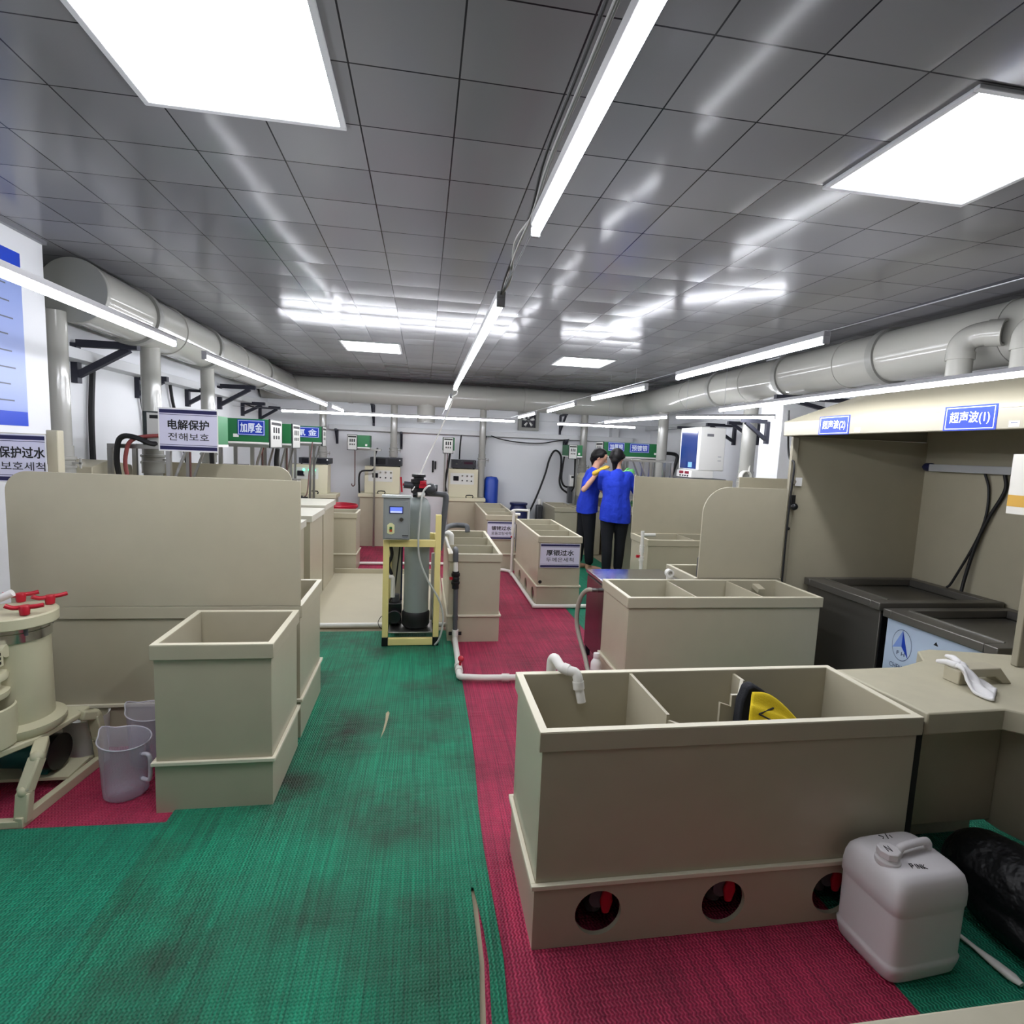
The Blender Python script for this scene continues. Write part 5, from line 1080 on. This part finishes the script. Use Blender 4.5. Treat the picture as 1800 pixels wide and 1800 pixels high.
# ------------------------------------------------------------------ plastic jugs
k = NT('frosted_plastic'); tr = k.n('ShaderNodeBsdfTransparent'); tr.inputs[0].default_value = (.93, .92, .95, 1); mx = k.n('ShaderNodeMixShader'); mx.inputs[0].default_value = .3
k.b.inputs['Base Color'].default_value = (*lin('d6d3de'), 1); k.b.inputs['Roughness'].default_value = .3
k.l(tr.outputs[0], mx.inputs[1]); k.l(k.b.outputs[0], mx.inputs[2]); k.l(mx.outputs[0], k.out.inputs[0]); FROST = k.m
def jug(label, c, ang, s=1.):
    t = thing('measuring_jug', label, 'jug', c, 0, 'frosted plastic jugs'); c = V(c)
    m = MB(); n = 48; prof = [(.0, .004), (.074, .004), (.080, .010), (.083, .05), (.091, .235), (.094, .24)]
    vs = []; fs = []
    for r, z in prof:
        for i in range(n):
            a = 2*PI*i/n; rr = max(r, .001); dz = 0
            d = math.cos((a-ang)); lip = max(0, d)**24
            if z > .2: rr += .022*lip*(z-.12)/.12; dz = .018*lip
            vs.append(c+V((rr*math.cos(a), rr*math.sin(a), z+dz+(.012*math.cos(a-ang) if z > .2 else 0)))*s)
    for k_ in range(len(prof)-1): fs += [(k_*n+i, k_*n+(i+1) % n, (k_+1)*n+(i+1) % n, (k_+1)*n+i) for i in range(n)]
    m.add(vs, fs, FROST); o = m.build('body', t, ang=70); sd = o.modifiers.new('thick', 'SOLIDIFY'); sd.thickness = .0022; sd.offset = -1
    h = V((-math.cos(ang), -math.sin(ang), 0)); m = MB(); m.tube([c+h*.083+V((0, 0, .195)), c+h*.118+V((0, 0, .20)), c+h*.132+V((0, 0, .18)), c+h*.130+V((0, 0, .10)), c+h*.118+V((0, 0, .082)), c+h*.082+V((0, 0, .085))], .0085, mat('frosted_rim', 'c4c1cc', .3), n=10); m.build('handle', t)
    m = MB(); rp = []
    for i in range(49):
        a = 2*PI*i/48; lip = max(0, math.cos(a-ang))**24; rp.append(c+V(((.094+.022*lip)*math.cos(a), (.094+.022*lip)*math.sin(a), .24+.018*lip+.012*math.cos(a-ang)))*s)
    m.tube(rp, .0026, mat('frosted_rim', 'c4c1cc', .3), n=7, sub=1); m.build('rim', t)
jug('front frosted measuring jug on the small red mat', (-1.262, 2.54, .0062), math.radians(158), 1.06)
jug('rear frosted measuring jug half hidden by the narrow tank', (-1.275, 2.80, .0062), math.radians(165), 1.06)

# ------------------------------------------------------------------ white canister
CAN = mat('white_hdpe', 'd3cfd0', .42, spec=.4)
ja = math.radians(4); jc = V((1.555, 1.432, .0062))
t = thing('plastic_canister', 'white square plastic canister with handwriting on top beside the front tank', 'canister', tuple(jc), ja)
J = Matrix.Translation(jc) @ Matrix.Rotation(ja, 4, 'Z'); hx, hy = .142, .115
m = MB(); m.M = J
sec = [(0, .86), (.012, .93), (.045, .985), (.06, 1.), (.064, .972), (.072, .968), (.225, .975), (.232, .98), (.236, 1.), (.272, 1.), (.30, .975), (.325, .92), (.340, .84), (.346, .74), (.347, .2)]
m.rings([(0, 0, z_, hx*f, hy*f, 8. if f > .9 else 6.) for z_, f in sec], CAN, n=72); m.build('body', t, ang=60)
m = MB(); m.M = J; m.rings([(-.088, -.016, .335, .036, .036, 2), (-.088, -.016, .353, .036, .036, 2), (-.088, -.016, .354, .03, .03, 2), (-.088, -.016, .360, .03, .03, 2)], CAN, n=32); m.cyl((-.088, -.016, .360), (-.088, -.016, .384), .033, CAN, n=8); m.build('cap', t, bevel=.003)
m = MB(); m.M = J; m.tube([(-.04, -.008, .342), (-.037, -.008, .366), (-.018, -.006, .376), (.068, .002, .376), (.088, .004, .366), (.092, .004, .342)], .0115, CAN, n=12); m.build('carry_handle', t)
def writing(strokes, mt=INK, r=.0013):
    m = MB(); m.M = J
    for s_ in strokes: m.tube(s_, r, mt, n=5, sub=1)
    return m
def letters(txt, o, ux, uy, hgt):
    G = {'P': [[(0, 0), (0, 1), (.5, 1), (.5, .55), (0, .5)]], 'I': [[(.1, 0), (.1, 1)]], 'N': [[(0, 0), (0, 1), (.55, 0), (.55, 1)]], 'K': [[(0, 0), (0, 1)], [(.5, 1), (0, .45), (.55, 0)]]}
    out = []; x = 0
    for ch in txt:
        for s_ in G[ch]: out.append([V(o)+V(ux)*(x+a)*hgt+V(uy)*b*hgt for a, b in s_])
        x += .4 if ch == 'I' else .85
    return out
m = writing(letters('PINK', (-.044, -.062, .3478), (.95, -.25, 0), (.25, .97, 0), .018)+letters('N', (-.102, -.027, .3846), (.95, -.2, 0), (.2, .95, 0), .025)+[[(-.02, .066, .3476), (-.01, .074, .3476), (-.02, .084, .3476)], [(.0, .064, .3476), (.01, .086, .3476)], [(.017, .066, .3476), (.018, .078, .3476)]])
lab(m.build('handwriting', t), 'black pen writing on the lid')

# ------------------------------------------------------------------ things under and on the corner table
BAG = mat('black_bag_plastic', '0b0b0e', .45, bump=(14, .02))
o = blob('rubbish_bag', [[((2.04, 1.56, .15), .135), ((2.06, 1.40, .16), .14), ((2.13, 1.22, .14), .13), ((2.2, 1.08, .12), .12)], [((1.99, 1.5, .09), .08), ((1.975, 1.36, .08), .07)], [((2.05, 1.52, .22), .075), ((2.12, 1.3, .22), .08)], [((2.2, 1.62, .10), .09), ((2.3, 1.42, .10), .085), ((2.34, 1.2, .10), .085)]], BAG, None, .012, 3)
tag(o, 'large black plastic bag slumped under the corner table', 'bag')
m = MB(); m.rings([(0, 0, 0, .008, .006, 2), (0, 0, .10, .009, .006, 2), (0, 0, .16, .017, .010, 2), (0, 0, .21, .019, .011, 2), (0, 0, .235, .010, .006, 2)], PVC, n=16)
t_ = Matrix.Translation((1.805, 1.53, .016)) @ Matrix.Rotation(math.radians(195), 4, 'Z') @ Matrix.Rotation(PI/2, 4, 'X'); t_ = Matrix.Translation((1.815, 1.50, .018)) @ Matrix.Rotation(math.radians(8), 4, 'Z') @ Matrix.Rotation(PI/2, 4, 'X'); m.v = [t_ @ V(v) for v in m.v]
tag(m.build('white_paddle'), 'slim white plastic paddle on the green mat beside the black bag', 'paddle')
def glove_fn(u, v):
    c = V((2.118, 1.835, 0)).lerp(V((2.135, 1.69, 0)), u); w = .042+.085*math.sin(min(1, u*1.25)*PI*.55)-.02*max(0, u-.75)*4*.5
    d = V((.80, .60, 0)); p = c+d*(v-.5)*w*1.25
    z = .806-.052*min(1, max(0, (u-.18)/.55))**.8-.03*abs(v-.5)*(1 if u > .25 else .4)+.0085*math.sin(7*u+9*v)+.005*math.sin(17*v-4*u)
    return (p.x, p.y, max(z, .742+.004*math.sin(9*v+3*u)))
t = thing('white_glove', 'white knitted glove lying over the grip of the corner table', 'glove', (2.12, 1.75, .75))
sheet('palm', glove_fn, 20, 16, GLV, .010, t)
for k_, (a, b, c) in enumerate((((2.135, 1.845, .808), (2.155, 1.885, .813), (2.165, 1.925, .806)), ((2.105, 1.83, .806), (2.098, 1.862, .806), (2.092, 1.895, .797)))):
    lab(blob('finger', [[(a, .014), (b, .0125), (c, .0085)]], GLV, t, .004, 3), 'empty glove finger')
o = MB(); o.box(.62, 1.75, -.05, .645, .0062, .675, PP); t = thing('front_bench', 'beige bench top showing in the lower right picture corner', 'bench', (1.2, .3, 0)); o.build('body', t, bevel=.003)
m = MB(); m.box(.60, 1.77, -.07, .665, .675, .735, TOP); m.build('top', t, bevel=.004)

# ------------------------------------------------------------------ back wall odds and ends
t = thing('exhaust_fan', 'square grey exhaust fan set in the back wall', 'fan', (1.70, 9.2, 2.08))
m = MB(); FG = mat('fan_frame', '8d8d88', .5); a, b, c, d = 1.53, 1.87, 1.915, 2.245
m.box(a, a+.05, 9.16, 9.249, c, d, FG); m.box(b-.05, b, 9.16, 9.249, c, d, FG); m.box(a+.05, b-.05, 9.16, 9.249, c, c+.05, FG); m.box(a+.05, b-.05, 9.16, 9.249, d-.05, d, FG); m.build('frame', t)
m = MB(); m.box(a+.05, b-.05, 9.23, 9.248, c+.05, d-.05, mat('fan_dark', '23222e', .5)); m.build('housing', t)
for i in range(5):
    an = 2*PI*i/5+.4; m = MB(); cc = V((1.70, 9.205, 2.08)); dv = V((math.cos(an), 0, math.sin(an))); sv = V((-math.sin(an), .35, math.cos(an))).normalized()
    m.add([cc+dv*.035-sv*.014, cc+dv*.10-sv*.03, cc+dv*.105+sv*.02, cc+dv*.035+sv*.014], [(0, 1, 2, 3), (3, 2, 1, 0)], WHITE); o = m.build('blade', t); sd = o.modifiers.new('t', 'SOLIDIFY'); sd.thickness = .003
m = MB(); m.cyl((1.70, 9.19, 2.08), (1.70, 9.23, 2.08), .03, BLKG); m.build('hub', t)
t = thing('drum', 'dark blue plastic drum behind the rhodium rinse tank', 'drum', (1.55, 8.95, .006))
NB = mat('navy_drum', '1a2050', .4)
m = MB(); m.lathe((1.55, 8.95, 0), [(.13, .0065), (.15, .02), (.155, .30), (.16, .31), (.155, .32), (.155, .60), (.13, .66), (.125, .70)], NB, n=32); m.build('body', t); m = MB(); m.lathe((1.55, 8.95, 0), [(.14, .70), (.145, .705), (.145, .735), (.0, .74)], NB, n=32); m.build('lid', t)
m = MB(); m.lathe((1.10, 9.05, .0062), [(.09, 0), (.11, .02), (.115, 1.08), (.085, 1.13), (0, 1.14)], mat('royal_blue', '1a3fa0', .4), n=28); tag(m.build('drum'), 'blue container behind the second plating cabinet', 'drum')
m = MB(); m.box(1.86, 1.96, 8.95, 9.1, .006, .70, mat('dark_cyl', '3a3a3e', .4)); m.box(1.88, 1.94, 8.98, 9.06, .70, .80, WHITE); tag(m.build('gas_bottle', bevel=.02), 'dark bottle with white top beside the rear right tank', 'bottle')
WC = [([(1.07, 9.08, 1.80), (1.25, 9.09, 1.75), (1.55, 9.1, 1.715), (1.9, 9.1, 1.715), (2.15, 9.1, 1.76), (2.38, 9.08, 1.80)], .009, 'black cable sagging along the back wall below the tray'),
      ([(1.66, 9.1, .40), (1.75, 9.1, .55), (1.87, 9.1, .82), (2.0, 9.1, 1.2), (2.06, 9.1, 1.45), (2.13, 9.1, 1.59), (2.2, 9.1, 1.595), (2.26, 9.1, 1.5), (2.265, 9.1, 1.3), (2.255, 9.1, 1.1), (2.30, 9.1, .98), (2.41, 9.1, .90)], .016, 'thick black cable arching up the back wall'),
      ([(2.36, 9.1, 1.79), (2.33, 9.1, 1.6), (2.30, 9.1, 1.4), (2.285, 9.1, 1.15), (2.33, 9.1, 1.03), (2.42, 9.1, 1.0)], .016, 'black cable dropping from the back tray by the workers'),
      ([(-.45, 9.1, 1.79), (-.47, 9.1, 1.6), (-.5, 9.08, 1.42)], .012, 'black cable dropping behind the left plating power supply'), ([(.59, 9.1, 1.79), (.575, 9.1, 1.6), (.57, 9.1, 1.4)], .012, 'black cable dropping behind the grey knobbed power supply'),
      ([(X0+.03, 4.53, 2.055), (X0+.03, 4.49, 1.7), (X0+.03, 4.49, 1.3), (X0+.04, 4.5, .5)], .02, 'thick black cable down the left wall behind the first bracket'), ([(X0+.03, 5.2, 2.0), (X0+.03, 5.28, 1.65), (X0+.04, 5.3, 1.2)], .015, 'black cable down the left wall left of the framed sign'),
      ([(X0+.03, 5.78, 2.055), (X0+.03, 5.84, 1.87), (X0+.03, 6.05, 1.45), (X0+.05, 6.15, 1.1)], .015, 'black cable down the left wall between two drop pipes'),
      ([(X0+.03, 7.98, 2.05), (X0+.1, 8.1, 2.02), (X0+.03, 8.4, 2.04)], .01, 'short black cable looped under the left tray'),
      ([(-1.93, 4.16, .9), (-2.01, 4.10, 1.3), (-2.0, 4.07, 1.5), (-1.96, 4.06, 1.565), (-1.88, 4.06, 1.56), (-1.80, 4.08, 1.525), (-1.77, 4.2, 1.53)], .018, 'thick black cable looped over the steel stand by the framed sign'),
      ([(-1.70, 5.25, 1.60), (-1.78, 5.25, 1.58), (-1.83, 5.25, 1.5), (-1.84, 5.3, 1.2), (-1.84, 5.3, .93)], .02, 'black cable from the left end of the three character green unit'), ([(-1.40, 5.72, 1.50), (-1.42, 5.75, 1.35), (-1.40, 5.8, 1.1), (-1.40, 5.8, .93)], .022, 'black cable below the plain sided green unit'),
      ([(-.70, 8.80, 1.53), (-.74, 8.8, 1.4), (-.76, 8.82, 1.2), (-.955, 8.83, 1.15), (-.97, 8.83, .9), (-.965, 8.83, .83)], .014, 'black cable down the left side of the left plating cabinet'), ([(.40, 8.72, 1.5), (.36, 8.74, 1.2), (.34, 8.78, 1.0), (.36, 8.76, .9)], .018, 'black cable down the left side of the second plating cabinet'),
      ([(3.34, 7.7, 1.62), (3.42, 7.6, 1.63), (3.55, 7.5, 1.60), (3.52, 7.5, 1.42), (3.43, 7.5, 1.1), (3.42, 7.5, .83)], .025, 'black cable from the right end of the long green unit'),
      ([(2.42, 8.8, 1.515), (2.44, 8.85, 1.3), (2.44, 8.85, 1.05), (2.42, 8.9, .95)], .014, 'black cable beneath the small green unit in the back right')]
for pts, r, lb in WC:
    m = MB(); m.tube(pts, r, BLK, n=8); tag(m.build('power_cable'), lb, 'cable', 'black power cables')
m = MB(); m.tube([(-1.86, 4.17, .9), (-1.955, 4.09, 1.3), (-1.945, 4.07, 1.48), (-1.90, 4.07, 1.55), (-1.80, 4.08, 1.575), (-1.62, 4.1, 1.585)], .013, mat('red_cable', '84403e', .45), n=10); tag(m.build('power_cable'), 'red cable bent over the steel stand by the framed sign', 'cable', 'black power cables')
m = MB(); m.tube([(-1.44, 5.4, 1.53), (-1.50, 5.4, 1.35), (-1.50, 5.4, 1.1)], .012, mat('red_cable', '84403e', .45), n=8); tag(m.build('power_cable'), 'short red cable below the three character green unit', 'cable', 'black power cables')
for x, z0_, z1_ in ((.15, 1.17, 1.36), (.19, 1.22, 1.35)):
    m = MB(); m.box(x-.014, x+.014, 9.225, Y1-.001, z0_, z1_, BLKG); tag(m.build('wall_gauge'), 'taller dark strip gauge on the back wall' if x < .17 else 'shorter dark strip gauge on the back wall', 'gauge')
t = thing('wall_switch', 'small white control box on the cabinet at the back right', 'control box', (2.41, 9.0, 1.1))
m = MB(); m.box(2.38, 2.45, 8.9, 9.0, 1.03, 1.22, WHITE); m.build('case', t, bevel=.004); m = MB(); m.box(2.40, 2.44, 8.89, 8.9, 1.22-.05, 1.22-.02, BLKG); m.build('switch', t); m = MB(); m.box(2.38, 2.45, 8.95, 9.05, .75, 1.03, GREY); m.build('mount', t)
m = MB(); m.prism([(2.44, .90), (2.86, .90), (2.86, 1.27), (2.50, 1.27), (2.44, 1.20)], 8.35, 8.75, PPC, 'y'); tag(m.build('control_box', bevel=.004), 'cream control box left of the woman in profile', 'control box')
# corner of equipment on the left cabinets
for x0_, x1_, y0_, y1_, z0_, z1_, mt, nm, lb in ((-1.98, -1.74, 5.7, 6.0, .911, 1.33, mat('slate_box', '4a4650', .4), 'equipment_box', 'slate coloured equipment box behind the green unit stand'), (-1.60, -1.37, 6.45, 6.62, .911, 1.16, DST, 'equipment_box', 'dark steel equipment box under the plain sided green unit'), (-1.95, -1.66, 6.2, 6.5, .911, 1.30, mat('pale_box', 'b9babd', .4), 'equipment_box', 'pale grey equipment box on the left cabinets')):
    m = MB(); m.box(x0_, x1_, y0_, y1_, z0_, z1_, mt); m.box(x0_+.03, x1_-.03, y0_-.004, y0_, z0_+.3*(z1_-z0_), z1_-.06, DIM); tag(m.build(nm, bevel=.004), lb, 'equipment box', 'equipment boxes on the left cabinets')
m = MB(); m.prism([(4.0, .0012), (4.9, .0012), (4.5, 1.36), (4.2, 1.40), (4.0, 1.36)], -2.36, -2.12, PPL, 'x'); tag(m.build('exhaust_box', bevel=.005), 'pale slanted exhaust box behind the first steel stand', 'exhaust box')
# tall white unit with blue glass at right
t = thing('rectifier_cabinet', 'tall white rectifier with dark blue front glass beyond the square panel', 'rectifier', (3.26, 6.25, 1.44))
m = MB(); m.box(3.11, 3.42, 6.0, 6.5, 1.44, 1.935, WHITE); m.build('case', t, bevel=.008)
m = MB(); m.box(3.104, 3.1095, 6.06, 6.46, 1.455, 1.90, mat('blue_glass', '16306e', .12, spec=.8)); m.rect((3.104, 6.2, 1.5), (0, -1, 0), (0, 0, 1), .10, .06, mat('pale_emblem', '7fb4e6', .4)); m.build('front_glass', t)
m = MB(); m.box(3.19, 3.27, 5.997, 6.0, 1.83, 1.86, mat('grey_vent', '77777c', .5)); m.box(3.34, 3.38, 5.998, 6.0, 1.60, 1.605, PT); m.box(3.34, 3.38, 5.998, 6.0, 1.555, 1.56, PT); m.build('vent', t)
m = MB(); m.cyl((3.42, 6.25, 1.68), (3.45, 6.25, 1.68), .14, DSTEEL, n=28); m.build('rear_fan', t)
t = thing('power_supply', 'white bench power supply with red displays under the tall white unit', 'power supply', (3.18, 6.2, 1.34), 0, 'bench power supplies')
m = MB(); m.box(3.03, 3.30, 6.0, 6.38, 1.352, 1.438, WHITE); m.build('case', t, bevel=.005)
m = MB(); m.box(3.026, 3.0295, 6.06, 6.16, 1.395, 1.425, mat('red_display', '4a1020', .3, emit='c02040', es=.3)); m.box(3.026, 3.0295, 6.20, 6.30, 1.395, 1.425, mat('red_display', '4a1020')); m.build('display', t)
for y in (6.08, 6.14, 6.2, 6.27):
    m = MB(); m.cyl((3.03, y, 1.372), (3.018, y, 1.372), .009, BLKG, n=10); m.build('knob', t)
m = MB(); m.box(3.0, 3.46, 5.99, 6.52, .82, 1.345, mat('grey_shelf', '57575c', .5)); tag(m.build('equipment_stand', bevel=.004), 'grey stand carrying the tall white unit', 'stand')
m = MB()
for i in range(5): m.tube([V((3.42+.055*math.cos(a)*1.0, 5.52+.012*i, 1.40+.06*math.sin(a))) for a in [2*PI*j/16 for j in range(17)]], .009, PVC, n=7, sub=2)
m.tube([(3.42, 5.52, 1.34), (3.40, 5.5, 1.25), (3.38, 5.48, 1.05), (3.37, 5.4, .7)], .009, PVC, n=7); m.tube([(3.45, 5.53, 1.43), (3.5, 5.6, 1.7), (3.56, 5.7, 1.98)], .009, PVC, n=7)
tag(m.build('coiled_hose'), 'coil of white hose hanging on the thick right drop pipe', 'hose')
m = MB(); m.box(2.75, 3.0, 6.38, 6.58, .821, 1.0, mat('grey_instrument', '8a8a8c', .4)); m.box(2.78, 2.88, 6.375, 6.38, .91, .97, mat('brown_dial', '6a3a3a', .4)); tag(m.build('instrument_box', bevel=.004), 'grey instrument box under the steel stand by the workers', 'instrument')
